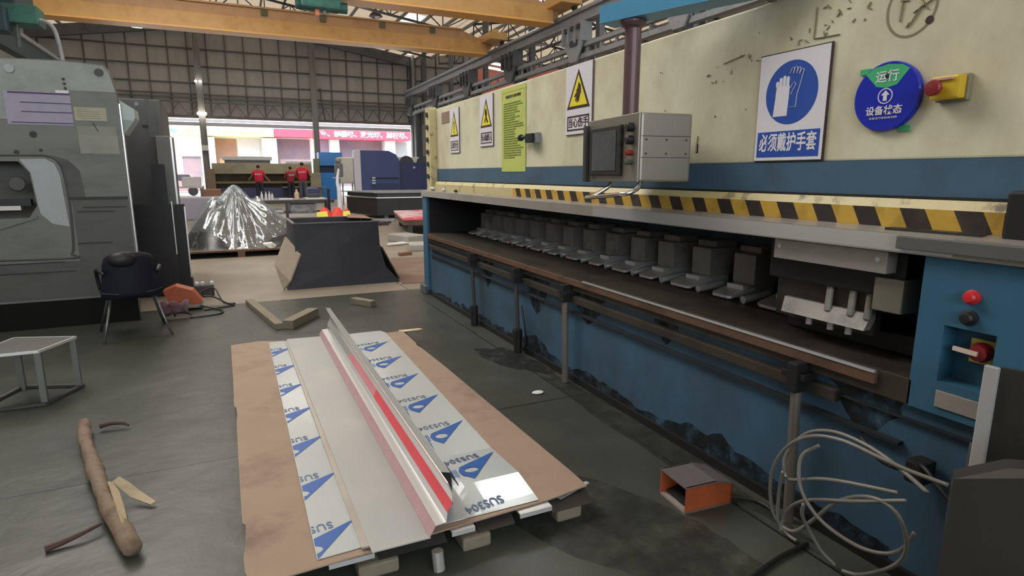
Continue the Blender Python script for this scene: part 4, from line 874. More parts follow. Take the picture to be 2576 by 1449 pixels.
# end frame with its C-shaped throat cut out: outline walks round the throat
thr = [(-3.2, 1.02), (-1.72, 1.05), (-1.65, 1.16), (-1.67, 1.46), (-1.74, 1.56), (-3.2, 1.56)]
fr = MB(); pts = [(x, Yf, z) for x, z in out[:]]+[(x, Yf, z) for x, z in thr[::-1]]
fr.prism(pts, (0, .12, 0)); fo = fr.obj('end_frame', mLEFT, lp)
MB().prism([(-.915, Yf+.01, .43), (-.905, Yf+.01, .43), (-.905, Yf+.01, 2.1), (-.915, Yf+.01, 2.1)], (0, .06, 0)).obj('bright_edge', mSTAIN2, lp)
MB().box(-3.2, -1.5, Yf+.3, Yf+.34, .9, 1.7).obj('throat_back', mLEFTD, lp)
MB().box(-3.2, -1.60, Yf+.02, Yf+.3, .95, 1.04).obj('bed_plate', mLEFT, lp)
# pale inner plate of the throat
b = MB(); b.prism([(-1.73, Yf-.004, 1.58), (-1.54, Yf-.004, 1.585), (-1.475, Yf-.004, 1.54), (-1.445, Yf-.004, 1.44), (-1.425, Yf-.004, .96), (-1.55, Yf-.004, .99), (-1.63, Yf-.004, 1.08), (-1.64, Yf-.004, 1.16), (-1.66, Yf-.004, 1.46)], (0, .005, 0)); b.obj('inner_plate', mLEFT2, lp)
b = MB(); gp_ = [(-3.2, 1.60), (-1.75, 1.615), (-1.52, 1.61), (-1.44, 1.55), (-1.41, 1.43), (-1.40, 1.15), (-1.415, .80), (-1.44, .70), (-1.52, .66), (-3.2, .70)]
b.tube([(x, Yf+.004, z) for x, z in gp_], .013, 6, sub=4); b.obj('throat_rim', mLEFTD, lp)
b = MB(); b.prism([(-1.50, Yf-.003, 1.62), (-1.37, Yf-.003, 1.58), (-1.29, Yf-.003, 1.48), (-1.27, Yf-.003, 1.235), (-1.39, Yf-.003, 1.235), (-1.395, Yf-.003, 1.43), (-1.43, Yf-.003, 1.55)], (0, .003, 0)); b.obj('dark_band', mLEFTD, lp)  # darker band around the outside of the throat rim
b = MB().box(-2.6, -1.78, Yf+.03, Yf+.1, 1.12, 1.16).obj('clamp_bar', mSTAIN, lp)
MB().box(-2.6, -1.70, Yf+.03, Yf+.1, 1.16, 1.22).obj('dark_bar', mBLACK, lp)
MB().bar((-1.98, Yf-.01, .95), (-1.66, Yf-.01, 1.06), .02, .025).obj('guide_strip', mLEFT, lp)
MB().lathe([(0, -.02), (.06, -.02), (.07, 0)], (-1.78, Yf+.04, 1.36), 20, 'Y').obj('round_cap', mLEFTD, lp)
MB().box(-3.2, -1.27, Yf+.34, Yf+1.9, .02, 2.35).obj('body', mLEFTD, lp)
MB().box(-3.2, -.95, Yf-.01, Yf+.01, .0, .26).obj('plinth', M('plinth_shade', (26, 26, 24), .95, spec=.1), lp)  # near-black colour stands for the shadow at the press foot
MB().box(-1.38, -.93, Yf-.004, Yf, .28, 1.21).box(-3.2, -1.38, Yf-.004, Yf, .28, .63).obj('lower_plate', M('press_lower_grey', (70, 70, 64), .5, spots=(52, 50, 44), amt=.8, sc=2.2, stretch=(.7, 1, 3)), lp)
MB().prism([(-3.2, Yf-.003, 1.93), (-1.29, Yf-.003, 1.93), (-1.29, Yf-.003, 2.2), (-.925, Yf-.003, 2.2), (-.965, Yf-.003, 2.37), (-1.01, Yf-.003, 2.43), (-1.3, Yf-.003, 2.45), (-3.2, Yf-.003, 2.41)], (0, .003, 0)).obj('upper_overlay', M('press_upper_pale', (128, 133, 125), .45, spots=(100, 102, 94), amt=.6, sc=2.4), lp)  # paler overlay above, darker overlay below, on one frame
MB().box(-1.41, -.93, Yf-.006, Yf+.0, 1.205, 1.235).obj('groove', mBLACK, lp)
for z, x0, x1 in ((.62, -3.2, -1.5), (.53, -3.2, -1.42), (1.09, -1.35, -1.05), (.79, -1.38, -1.1), (1.13, -1.3, -.95)): MB().box(x0, x1, Yf-.008, Yf, z, z+.012).obj('groove', mBLACK, lp)
for x, z in ((-1.318, 2.295), (-1.315, 2.255), (-1.312, 2.215)): MB().lathe([(0, -.006), (.013, -.006), (.013, 0)], (x, Yf, z), 12, 'Y').obj('bolt_hole', mBLACK, lp)
for x, z, s in ((-1.60, 1.80, .03), (-1.74, 1.64, .022), (-1.56, 1.66, .015)): MB().lathe([(0, -.004), (s, -.003), (s*.9, 0)], (x, Yf, z), 9, 'Y').obj('bolt_hole', mBLACK, lp)
MB().lathe([(0, -.008), (.036, -.008), (.038, 0)], (-1.04, Yf, 2.37), 20, 'Y').obj('lifting_hole', mSTEEL, lp)
MB().lathe([(0, -.02), (.036, -.02), (.038, 0)], (-1.70, Yf, 2.36), 20, 'Y').obj('lifting_boss', mLEFT2, lp)
hp = MB(); hp.prism([(-.915, Yf+.05, 2.14), (-.80, Yf+.05, 2.06), (-.80, Yf+.05, 1.98), (-.82, Yf+.05, 1.94), (-.905, Yf+.05, 1.82)], (0, .3, 0)); hp.obj('side_hopper', M('hopper_pale', (160, 172, 168), .5), lp)
MB().prism([(-.905, Yf+.045, 1.96), (-.81, Yf+.045, 1.95), (-.905, Yf+.045, 1.82)], (0, .006, 0)).obj('hopper_shade', M('hopper_grey', (128, 140, 136), .5), lp)
# papers stuck on the press
ch = thing('wall_chart', 'faded chart with purple ruled lines stuck on the left press', 'chart', (-1.5, Yf-.004, 1.88))
MB().box(-1.77, -1.285, Yf-.005, Yf-.002, 1.885, 2.175).obj('sheet', mPCHART, ch)
for z in (2.155, 2.075, 1.995, 1.90): MB().box(-1.74 if z > 2.1 or z < 1.95 else -1.66, -1.285, Yf-.008, Yf-.005, z, z+.008 if z < 2.1 else z+.014).obj('ruled_line', mPURP, ch)
MB().box(-1.39, -1.29, Yf-.008, Yf-.004, 2.172, 2.195).obj('white_tab', mPAPER, ch)
pp = thing('paper_label', 'pale yellowish label with small print, right of the chart', 'paper', (-1.15, Yf-.004, 1.93))
MB().box(-1.27, -1.02, Yf-.005, Yf-.002, 1.935, 2.055, .0).obj('sheet', M('aged_label', (156, 152, 130), .7), pp)
for i in range(5): MB().box(-1.25, -1.25+(.08 if i == 0 else .18), Yf-.0055, Yf-.005, 2.035-i*.02, 2.038-i*.02).obj('print_line', mLEFTD, pp)
pp = thing('paper_sheet', 'large grey paper with curled top edge below the label', 'paper', (-1.1, Yf-.004, 1.63))
b = MB(); b.sheet([[(-1.262+.31*j/6, Yf-.004-.012*(i == 0)-.004*math.sin(j*1.3)*(i == 0), 1.885-.25*i/3) for j in range(7)] for i in range(4)]); b.obj('sheet', M('grimy_paper', (136, 136, 124), .7, spots=(116, 116, 104), amt=.5), pp, solid=.002)
MB().bar((-1.135, Yf-.012, 1.915), (-1.10, Yf-.012, 1.84), .014, .006).obj('dark_scratch', mBLACK, pp)
# dark cabinets beyond the press
cab = thing('machine_cabinet', 'dark grey machine cabinet standing behind the left press', 'cabinet', (-1.0, 8.4, 0))
MB().box(-2.6, -.745, 8.9, 9.9, 0, 2.36, .01).obj('body', M('cabinet_dark_grey', (84, 84, 82), .55, spots=(66, 66, 64), amt=.6, sc=1.3), cab)
MB().prism([(-.905, 8.89, 2.36), (-.86, 8.89, 2.36), (-.80, 8.89, 2.18), (-.80, 8.89, 1.9), (-.905, 8.89, 1.9)], (0, .4, 0)).obj('corner_plate', M('cabinet_dark_grey2', (80, 80, 78), .55), cab)
MB().lathe([(0, -.01), (.025, -.01), (.025, 0)], (-1.0, 8.9, 2.3), 12, 'Y').obj('knob', mGREY, cab)
MB().box(-.96, -.90, 8.89, 8.9, 2.02, 2.05).obj('small_label', mBLACK, cab)
cab = thing('machine_cabinet', 'lower grey cabinet with bright rim, right of the dark cabinet', 'cabinet', (-.7, 9.3, 0))
MB().box(-.80, -.63, 8.5, 8.88, 0, 1.9, .01).obj('body', M('cabinet_grey', (104, 104, 100), .55, spots=(80, 80, 76), amt=.6, sc=2), cab)
MB().box(-.645, -.625, 8.49, 8.51, 1.0, 1.89).obj('bright_rim', mSTAIN2, cab)
cab = thing('dark_door_panel', 'black panel leaning in front of the dark cabinets', 'panel', (-.8, 8.1, 0))
MB().box(-1.1, -.66, 8.1, 8.13, .0, 1.1).box(-.84, -.70, 8.1, 8.13, 1.1, 1.56).obj('panel', mBLACK, cab)
MB().box(-.672, -.662, 8.085, 8.1, .5, 1.13).obj('bright_strip', mSTAIN2, cab)
cab = thing('dark_door_panel', 'narrow black panel with bright edge, nearest the wrapped heap', 'panel', (-.6, 8.2, 0))
MB().box(-.655, -.545, 8.2, 8.23, .18, 1.09).obj('panel', mBLACK, cab)
MB().box(-.552, -.538, 8.18, 8.2, .2, 1.06).obj('bright_strip', mSTAIN2, cab)
MB().box(-.66, -.54, 8.2, 8.4, 0, .18).obj('base', mBLACK, cab)
# roof edge tab
# ---------------------------------------------------------------- dark plastic chair
chs = thing('plastic_chair', 'dark navy plastic chair with metal legs beside the left press', 'chair', (-.92, 6.3, 0), R(12))
Lm = world(chs)
def cbm(b, name, m, **k): b.bm.transform(Lm); return b.obj(name, m, chs, **k)
# back shell faces the camera
rows = []
for i in range(9):
    v = i/8; z = .36+.42*v; w = .235-.05*v-.05*max(0, v-.8)*5*.5; r = []
    for j in range(11):
        u = -1+2*j/10; x = u*w; y = -.20-.10*v+.09*abs(u)**2*(1)+(.0); r.append((x, y, z-.03*abs(u)**4*(v > .9)))
    rows.append(r)
cbm(MB().sheet(rows), 'backrest', mNAVY, smooth=True, solid=.012)
rows = []
for i in range(7):
    v = i/6; y = -.2+.42*v; r = []
    for j in range(9):
        u = -1+2*j/8; r.append((u*(.235), y, .40+.03*abs(u)**2-.02*math.sin(v*3.1)+.0*v))
    rows.append(r)
cbm(MB().sheet(rows), 'seat', mNAVY, smooth=True, solid=.014)
for sx in (-1, 1):
    cbm(MB().tube([(sx*.2, -.24, .60), (sx*.235, -.1, .62), (sx*.24, .08, .58), (sx*.225, .12, .42)], .016), 'armrest', mNAVY, smooth=True)
    for sy, yy in ((-1, -.28), (1, .24)):
        cbm(MB().tube([(sx*.16, sy*.12, .39), (sx*.26, yy, .0)], .011, smooth=False), 'leg', mSTEEL if sy > 0 else M('leg_metal', (120, 120, 118), .35, .7), smooth=True)
cbm(MB().ball((-.05, -.26, .72), .09, (1.3, .7, .8)), 'draped_cloth', mBLACK, smooth=True)
# rags, orange pedal and hoses behind the chair
op = thing('orange_hood', 'orange sheet metal hood on floor right of the plastic chair', 'pedal hood', (-.58, 7.2, 0))
b = MB(); b.prism([(-.76, 7.15, .22), (-.64, 7.15, .27), (-.48, 7.15, .21), (-.40, 7.15, .09), (-.42, 7.15, .05), (-.70, 7.15, .05)], (0, .2, 0)); b.obj('hood', mORANGE, op)
MB().box(-.70, -.40, 7.13, 7.37, .02, .055, .01).obj('base', M('base_grey', (130, 128, 122), .5), op)
rows = [[(-.76+.26*j/8+.02*math.sin(i*2+j), 6.68+.03*i, .18-.05*i+.02*math.sin(j*1.9+i)+.02*(j % 2)) for j in range(9)] for i in range(4)]
tag(MB().sheet([[(x, y, max(z, .012)) for x, y, z in r] for r in rows]).obj('crumpled_rag', M('rag_mauve', (118, 84, 90), .8, spots=(150, 130, 130), amt=.7, sc=9), smooth=True, solid=.006), 'crumpled mauve rag on floor between chair and orange hood', 'rag')
HO = [([(-.42, 7.1, .05), (-.3, 7.05, .02), (-.2, 6.9, .012), (-.25, 6.75, .012), (-.5, 6.7, .012)], 'outermost black hose loop on the floor right of the hood'), ([(-.45, 7.6, .1), (-.3, 7.75, .12), (-.2, 7.4, .012), (-.08, 7.25, .012)], 'black hose running to the right behind the orange hood'),
      ([(-.4, 7.42, .09), (-.3, 7.4, .08), (-.16, 7.3, .012), (-.1, 7.15, .012), (-.38, 7.02, .012)], 'middle black hose loop beside the orange hood')]
for L, l in HO: tag(MB().tube(L, .009, 8).obj('black_hose', mBKCABLE, smooth=True), l, 'hose', 'black hoses by the hood')
fl_ = thing('fluid_bottle_pair', 'row of pale bottle caps behind the orange hood', 'bottles', (-.42, 7.8, 0))
MB().box(-.52, -.3, 7.85, 7.97, 0, .14, .02).obj('tray', mSTEEL, fl_)
for dx in (-.06, .0, .1): MB().lathe([(0, 0), (.025, .0), (.025, .03), (0, .045)], (-.42+dx, 7.91, .14), 12).obj('cap', mPAPER, fl_)
# ---------------------------------------------------------------- the middle of the hall
# open black bin with flared skirt and boards leaning on it
bn = thing('black_bin', 'open black square bin with flared skirt in the aisle', 'bin', (1.2, 8.5, 0))
def ringpts(w0, w1, y0, y1, z, bul=0): return [Vector((w0, y0, z)), Vector(((w0+w1)/2, y0-bul, z)), Vector((w1, y0, z)), Vector((w1+bul, (y0+y1)/2, z)), Vector((w1, y1, z)), Vector(((w0+w1)/2, y1+bul, z)), Vector((w0, y1, z)), Vector((w0-bul, (y0+y1)/2, z))]
lv = [ringpts(.53, 1.98, 7.88, 9.2, 0), ringpts(.60, 1.80, 7.93, 9.15, .22, .02), ringpts(.66, 1.74, 7.97, 9.1, .5, .02), ringpts(.66, 1.735, 8.0, 9.05, .82, 0)]
inn = [ringpts(.70, 1.70, 8.04, 9.01, .82), ringpts(.74, 1.66, 8.08, 8.97, .5), ringpts(.74, 1.66, 8.08, 8.97, .05)]
b = MB(); rings = [[b.bm.verts.new(p) for p in r] for r in lv+inn]
for r0, r1 in zip(rings, rings[1:]):
    for k in range(8): b.bm.faces.new((r0[k], r0[(k+1) % 8], r1[(k+1) % 8], r1[k]))
b.bm.faces.new(rings[-1]); b.obj('shell', mRUBBER, bn)
b = MB()
for p, q in (((.66, 8.0), (1.735, 8.0)), ((1.735, 8.0), (1.735, 9.05)), ((1.735, 9.05), (.66, 9.05)), ((.66, 9.05), (.66, 8.0))): b.bar((*p, .825), (*q, .825), .03, .014)
b.obj('rim', M('bin_rim', (96, 94, 100), .5), bn)
tag(MB().prism([(.50, 7.93, .0), (.42, 7.95, .33), (.57, 8.05, .66), (.73, 7.96, .44), (.58, 7.86, .12)], (-.02, -.01, 0)).obj('tan_board', mTAN), 'tan cardboard flap leaning on the left side of the black bin', 'board')
tag(MB().prism([(2.02, 8.1, .0), (1.80, 8.15, .45), (1.76, 8.5, .5), (1.98, 8.6, .0)], (.02, .0, .0)).obj('grey_board', M('board_grey_olive', (104, 98, 84), .8)), 'grey board leaning on the right side of the black bin', 'board')
tag(MB().box(1.5, 1.72, 8.95, 9.0, .83, .845).prism([(1.42, 8.5, .845), (1.72, 8.3, .835), (1.73, 8.9, .84), (1.5, 9.0, .85)], (0, 0, .008)).obj('cardboard_piece', mBROWN), 'brown cardboard piece on the right rim of the black bin', 'cardboard')

# heap wrapped in clear plastic on a low pallet
pal = thing('low_pallet', 'low wooden pallet under the plastic wrapped heap', 'pallet', (0, 12.6, 0))
for i in range(4): MB().box(-.95, 1.1, 11.45+i*.75, 11.62+i*.75, .1, .13).obj('deck_board', mRUST, pal)
for x in (-.85, .05, .95): MB().box(x-.06, x+.06, 11.45, 13.9, .0, .1).obj('runner', mRUST, pal)
hp = thing('wrapped_heap', 'dark heap wrapped in shiny clear plastic with fanned folds', 'wrapped goods', (.05, 12.9, .13))
def heapz(x, y):
    d1 = math.hypot((x-.02)/.92, (y-13.0)/1.35); d2 = math.hypot((x+.33)/.6, (y-12.7)/1.1); d3 = math.hypot((x-.42)/.85, (y-12.9)/1.2)
    return .13+max(0, 1.08*(1-d1)**.85 if d1 < 1 else 0, .92*(1-d2)**.8 if d2 < 1 else 0, .86*(1-d3)**.85 if d3 < 1 else 0)
rows = []; NX, NY = 90, 60
for j in range(NY):
    r = []
    for i in range(NX):
        x = -.95+2.1*i/(NX-1); y = 11.5+2.9*j/(NY-1); r.append((x, y, heapz(x, y)*.93))
    rows.append(r)
MB().sheet(rows).obj('dark_core', M('heap_dark', (34, 37, 38), .35, spots=(90, 92, 88), amt=.6, sc=5, lo=.55, hi=.62), hp, smooth=True)
rows = []; NA, NR = 220, 26
rg = random.Random(5); ph = [rg.uniform(0, 6.28) for _ in range(5)]
for k in range(NA+1):
    a = 2*math.pi*k/NA; r = []
    fold = math.sin(a*19+ph[0])*.5+math.sin(a*31+ph[1])*.35+math.sin(a*53+ph[2])*.3
    for q in range(NR):
        f = q/(NR-1); ex = 1.12*(1+.04*math.sin(a*7)); x = .02+(-.12 if f > .05 else 0)*min(1, f*3)*0+ex*f*math.cos(a)*.95+.08*f; y = 13.0+1.5*f*math.sin(a)
        z = max(heapz(x, y), .15)+.02+fold*.035*min(1, f*2.5)*(1 if f < .97 else .4)+.02*math.sin(f*23+a*9)
        z = max(z, .14) if f < .92 else max(.135-(f-.92)*.9, .012)+abs(fold)*.02
        r.append((x, y, z))
    rows.append(r)
MB().sheet(rows).obj('clear_film', mFILM, hp, smooth=True)
MB().tube([(-.3, 12.75, .88), (-.15, 12.85, 1.05), (.02, 12.95, 1.19), (.18, 12.92, 1.05), (.33, 12.85, .85)], .05, 8).obj('gathered_top', mFILM, hp, smooth=True)
tag(MB().prism([(.42, 11.55, .2), (.56, 11.5, .22), (.64, 11.55, .16), (.56, 11.48, .1)], (0, .05, .02)).obj('pale_scrap', mOFFW), 'pale grey scrap hanging at the foot of the wrapped heap', 'scrap')

# work bench with rails, bottles and cans
bench = thing('work_bench', 'cluttered steel bench with dark front rail behind the bin', 'bench', (1.6, 20.6, 0))
MB().box(-.4, 2.9, 20.0, 21.4, .60, .64).obj('bench_top', mMIDG, bench)
MB().box(-.4, 2.95, 19.95, 20.0, .54, .63).obj('front_rail', mSTEEL, bench)
for x in (-.35, 1.5): MB().box(x-.04, x+.04, 19.95, 20.05, 0, .54).obj('leg', mSTEEL, bench)
MB().box(2.74, 2.82, 19.93, 20.03, 0, .98).obj('leg', mBLACK, bench)
MB().box(-.3, 2.6, 20.1, 21.2, .2, .24).obj('lower_shelf', mMIDG, bench)
def bottle(x, y, z, h, r, m, label, name='white_bottle'):
    o = MB().lathe([(0, 0), (r, .0), (r, h*.6), (r*.45, h*.78), (r*.4, h), (0, h)], (x, y, z), 14).obj(name, m, smooth=False); tag(o, label, 'bottle', 'bottles on the bench')
for x, h, m, l in ((.80, .27, mPAPER, 'leftmost white bottle on the bench'), (.92, .26, mPAPER, 'white bottle on the bench, second from the left'), (1.02, .27, mPAPER, 'slim white bottle on the bench, third from the left'), (1.10, .22, mOFFW, 'short white bottle ending the row on the bench')): bottle(x, 20.1, .64, h, .038, m, l)
bottle(1.84, 20.25, .64, .33, .075, mOLIVE, 'large cream canister with white cap standing on the bench', 'canister')
tag(MB().box(1.3, 1.7, 20.1, 20.5, .64, .68, .01).obj('paper_stack', mPAPER), 'flat white papers lying on the bench between bottles and canister', 'paper')
tag(MB().box(2.1, 2.7, 20.1, 20.6, .64, .69, .01).obj('white_board', mOFFW), 'flat white board on the right end of the bench', 'board')
tag(MB().box(2.2, 2.55, 20.3, 20.6, .69, .80, .02).obj('tool_case', mSTEEL), 'dark tool case on the white board of the bench', 'case')
tag(MB().box(2.25, 2.6, 20.8, 21.35, .64, .98, .02).obj('blue_crate', mDBLUE2), 'navy crate standing behind the bench end', 'crate')
for i, (x0, x1, z0, z1, m, l) in enumerate(((.55, .95, .24, .30, mPAPER, 'flat white bundle on the lower bench shelf, left'), (1.0, 1.1, .24, .38, mBBLUE, 'small blue can on the lower bench shelf'), (1.13, 1.42, .24, .34, mOFFW, 'pale wrapped packet on the lower bench shelf'), (1.6, 2.4, .24, .50, M('parts_grey', (150, 152, 152), .4, .3, spots=(70, 70, 74), amt=.8, sc=9), 'grey machine parts crate on the lower bench shelf'))):
    tag(MB().box(x0, x1, 20.15, 20.7, z0, z1, .02).obj(['white_bundle', 'blue_can', 'wrapped_packet', 'parts_crate'][i], m), l, ['bundle', 'can', 'packet', 'crate'][i])
# red and yellow cover between bin and bench
cv = thing('folded_tarp', 'red and yellow folded tarp piled behind the bin', 'tarp', (2.7, 18.4, 0))
rows = []
for i in range(9):
    r = []
    for j in range(15):
        u = j/14; v = i/8; x = 2.25+.85*u; z = (.05+.42*math.sin(math.pi*min(1, v*1.1))*(.55+.45*abs(math.sin(u*7.3))))
        r.append((x, 18.2+.5*v, max(z, .01)))
    rows.append(r)
MB().sheet(rows).obj('red_cloth', M('tarp_red', (226, 70, 60), .6), cv, smooth=False, solid=.02)
for x0, x1 in ((2.15, 2.5), (2.9, 3.15)): MB().prism([(x0, 18.1, .01), (x1, 18.1, .01), (x1-.03, 18.2, .36), (x0+.03, 18.2, .34)], (0, .12, 0)).obj('yellow_fold', M('tarp_yellow', (240, 226, 90), .6), cv)
tag(MB().tube([(2.55, 18.75, .3), (2.55, 18.75, .5), (2.56, 18.75, .66)], lambda t: .09-.03*t, 8).obj('black_bag', mBLACK, smooth=True), 'small black bag hanging above the red tarp', 'bag')
tag(MB().tube([(3.0, 19.2, 0), (3.0, 19.2, .9), (2.96, 19.2, 1.2), (3.02, 19.2, 1.6)], lambda t: .09-.06*t, 10).obj('wrapped_pole', M('pole_white', (222, 226, 228), .4), smooth=True), 'white plastic wrapped pole standing right of the bench post', 'pole')
# big black platform bed
tb = thing('platform_bed', 'large low black machine bed with steel rim behind the bin', 'machine bed', (6.6, 21, 0))
MB().prism([(4.25, 19.6, .10), (4.25, 19.6, .66), (3.6, 21.5, .66), (3.6, 21.5, .10)], (5.6, 0, 0)).obj('base', M('bed_black', (38, 38, 40), .6, spots=(70, 68, 66), amt=.6, sc=5, lo=.58, hi=.66), tb)
MB().prism([(4.22, 19.57, .66), (9.9, 19.57, .66), (9.9, 21.6, .66), (3.55, 21.6, .66)], (0, 0, .03)).obj('rim', mSTAIN2, tb)
MB().prism([(4.3, 19.75, .69), (9.9, 19.75, .69), (9.9, 21.9, .69), (3.7, 21.9, .69)], (0, 0, .13)).obj('upper_bed', M('bed_dark', (62, 62, 60), .55), tb)
MB().prism([(4.2, 19.65, .82), (9.9, 19.65, .82), (9.9, 22.2, .82), (3.5, 22.2, .82)], (0, 0, .035)).obj('bed_top', M('bed_top_grey', (140, 140, 144), .45, .2), tb)
for x in (4.5, 6.0, 7.4): MB().box(x, x+.12, 19.7, 19.85, 0, .1).obj('foot', mMIDG, tb)
tag(MB().prism([(6.3, 20.2, .86), (7.9, 20.2, .86), (7.8, 21.2, .86), (6.6, 21.2, .86)], (0, 0, .05)).obj('white_sheet_stack', mOFFW), 'white sheet stack lying on the black platform bed', 'sheets')
# red wrapped stack right, next to the machine end
rs = thing('film_wrapped_stack', 'stack of sheets in pink and white film on rusty supports by the machine end', 'sheet stack', (4.6, 15.5, 0))
MB().prism([(3.62, 13.9, .36), (5.6, 13.9, .36), (5.6, 17.0, .36), (4.15, 17.0, .36)], (0, 0, .05)).obj('sheets', M('pink_white_film', (226, 196, 200), .35, spots=(226, 70, 90), amt=.9, sc=1.3, lo=.5, hi=.56), rs)
MB().prism([(3.62, 13.95, .24), (5.6, 13.95, .24), (5.6, 16.9, .24), (4.15, 16.9, .24)], (0, 0, .12)).obj('rusty_support', mRUST, rs)
for x, y in ((3.75, 14.0), (4.6, 14.0), (4.2, 16.5)): MB().box(x, x+.12, y, y+.15, 0, .24).obj('leg', mSTEEL, rs)
tag(MB().box(3.1, 3.6, 12.2, 13.0, 0, .16, .02, rot=(0, 0, .3)).obj('paper_sack', M('sack_grey', (150, 146, 140), .7)), 'grey paper sack on the floor beside the machine end', 'sack')
tag(MB().box(3.02, 3.6, 10.9, 11.5, 0, .12, .02, rot=(0, 0, -.2)).obj('grey_sack', M('sack_grey2', (160, 156, 148), .7)), 'low grey sack on the floor nearest the machine end', 'sack')
tag(MB().prism([(2.75, 11.9, .01), (3.3, 12.1, .01), (3.2, 12.35, .01), (2.8, 12.1, .01)], (0, 0, .03)).obj('white_paper', mPAPER), 'crumpled white paper on the floor right of the bin', 'paper')
beam((2.62, 10.42), (2.85, 10.50), .09, .06, 'brown wooden offcut on the floor right of the black bin', m=mBROWN)
for i, (x, y, sx, sy, m, l) in enumerate(((3.6, 17.2, .5, .3, mSTEEL, 'dark tangle of steel clips on the floor behind the bin'), (3.9, 18.3, .7, .25, M('foil_grey', (150, 156, 164), .4), 'crumpled grey foil strip on the floor before the black bed'), (5.2, 18.4, .3, .2, mBLACK, 'black rag on the floor before the black bed'))):
    b = MB(); rg = random.Random(i+3)
    for k in range(10): b.bar((x+rg.uniform(-sx, sx), y+rg.uniform(-sy, sy), .03), (x+rg.uniform(-sx, sx), y+rg.uniform(-sy, sy), .06), .07, .05)
    tag(b.obj(['steel_clips', 'foil_strip', 'floor_rag'][i], m), l, ['clips', 'foil', 'rag'][i], None, 'stuff')
tag(MB().prism([(1.95, 7.7, .0), (3.6, 7.35, .0), (4.2, 9.8, .0), (2.4, 10.2, .0)], (0, 0, .006)).obj('floor_board', M('floor_brown_board', (110, 88, 74), .8, spots=(140, 122, 106), amt=.7, sc=1.5)), 'brown flattened board on the floor right of the bin', 'board')

# ---------------------------------------------------------------- old cream press brake with workers
br = thing('press_brake', 'wide old cream press brake standing in front of the bright gate', 'machine', (1.6, 34.5, 0))
MB().box(-.88, 3.95, 34.2, 35.4, 1.44, 1.98, .02).obj('upper_beam', mBRAKE, br)
MB().box(-1.15, -.75, 34.0, 35.6, 0, 1.7, .02).obj('side_frame', M('press_side_brown', (122, 104, 80), .6), br)
MB().box(3.85, 4.4, 34.0, 35.6, 0, 1.5, .02).obj('side_frame', mBRAKE, br)
MB().box(-.8, 3.9, 34.6, 35.2, .7, 1.44).obj('ram', mBRAKED, br)
MB().box(-.8, 3.9, 34.3, 34.6, .95, 1.06).obj('die_rail', M('die_olive', (120, 106, 66), .6), br)
MB().box(-.8, 4.3, 34.1, 35.4, 0, .72).obj('bed', M('bed_navy', (58, 66, 102), .6, spots=(86, 84, 96), amt=.5, sc=2), br)
MB().box(2.4, 4.6, 33.7, 34.1, .72, .78).obj('tool_shelf', mMIDG, br)
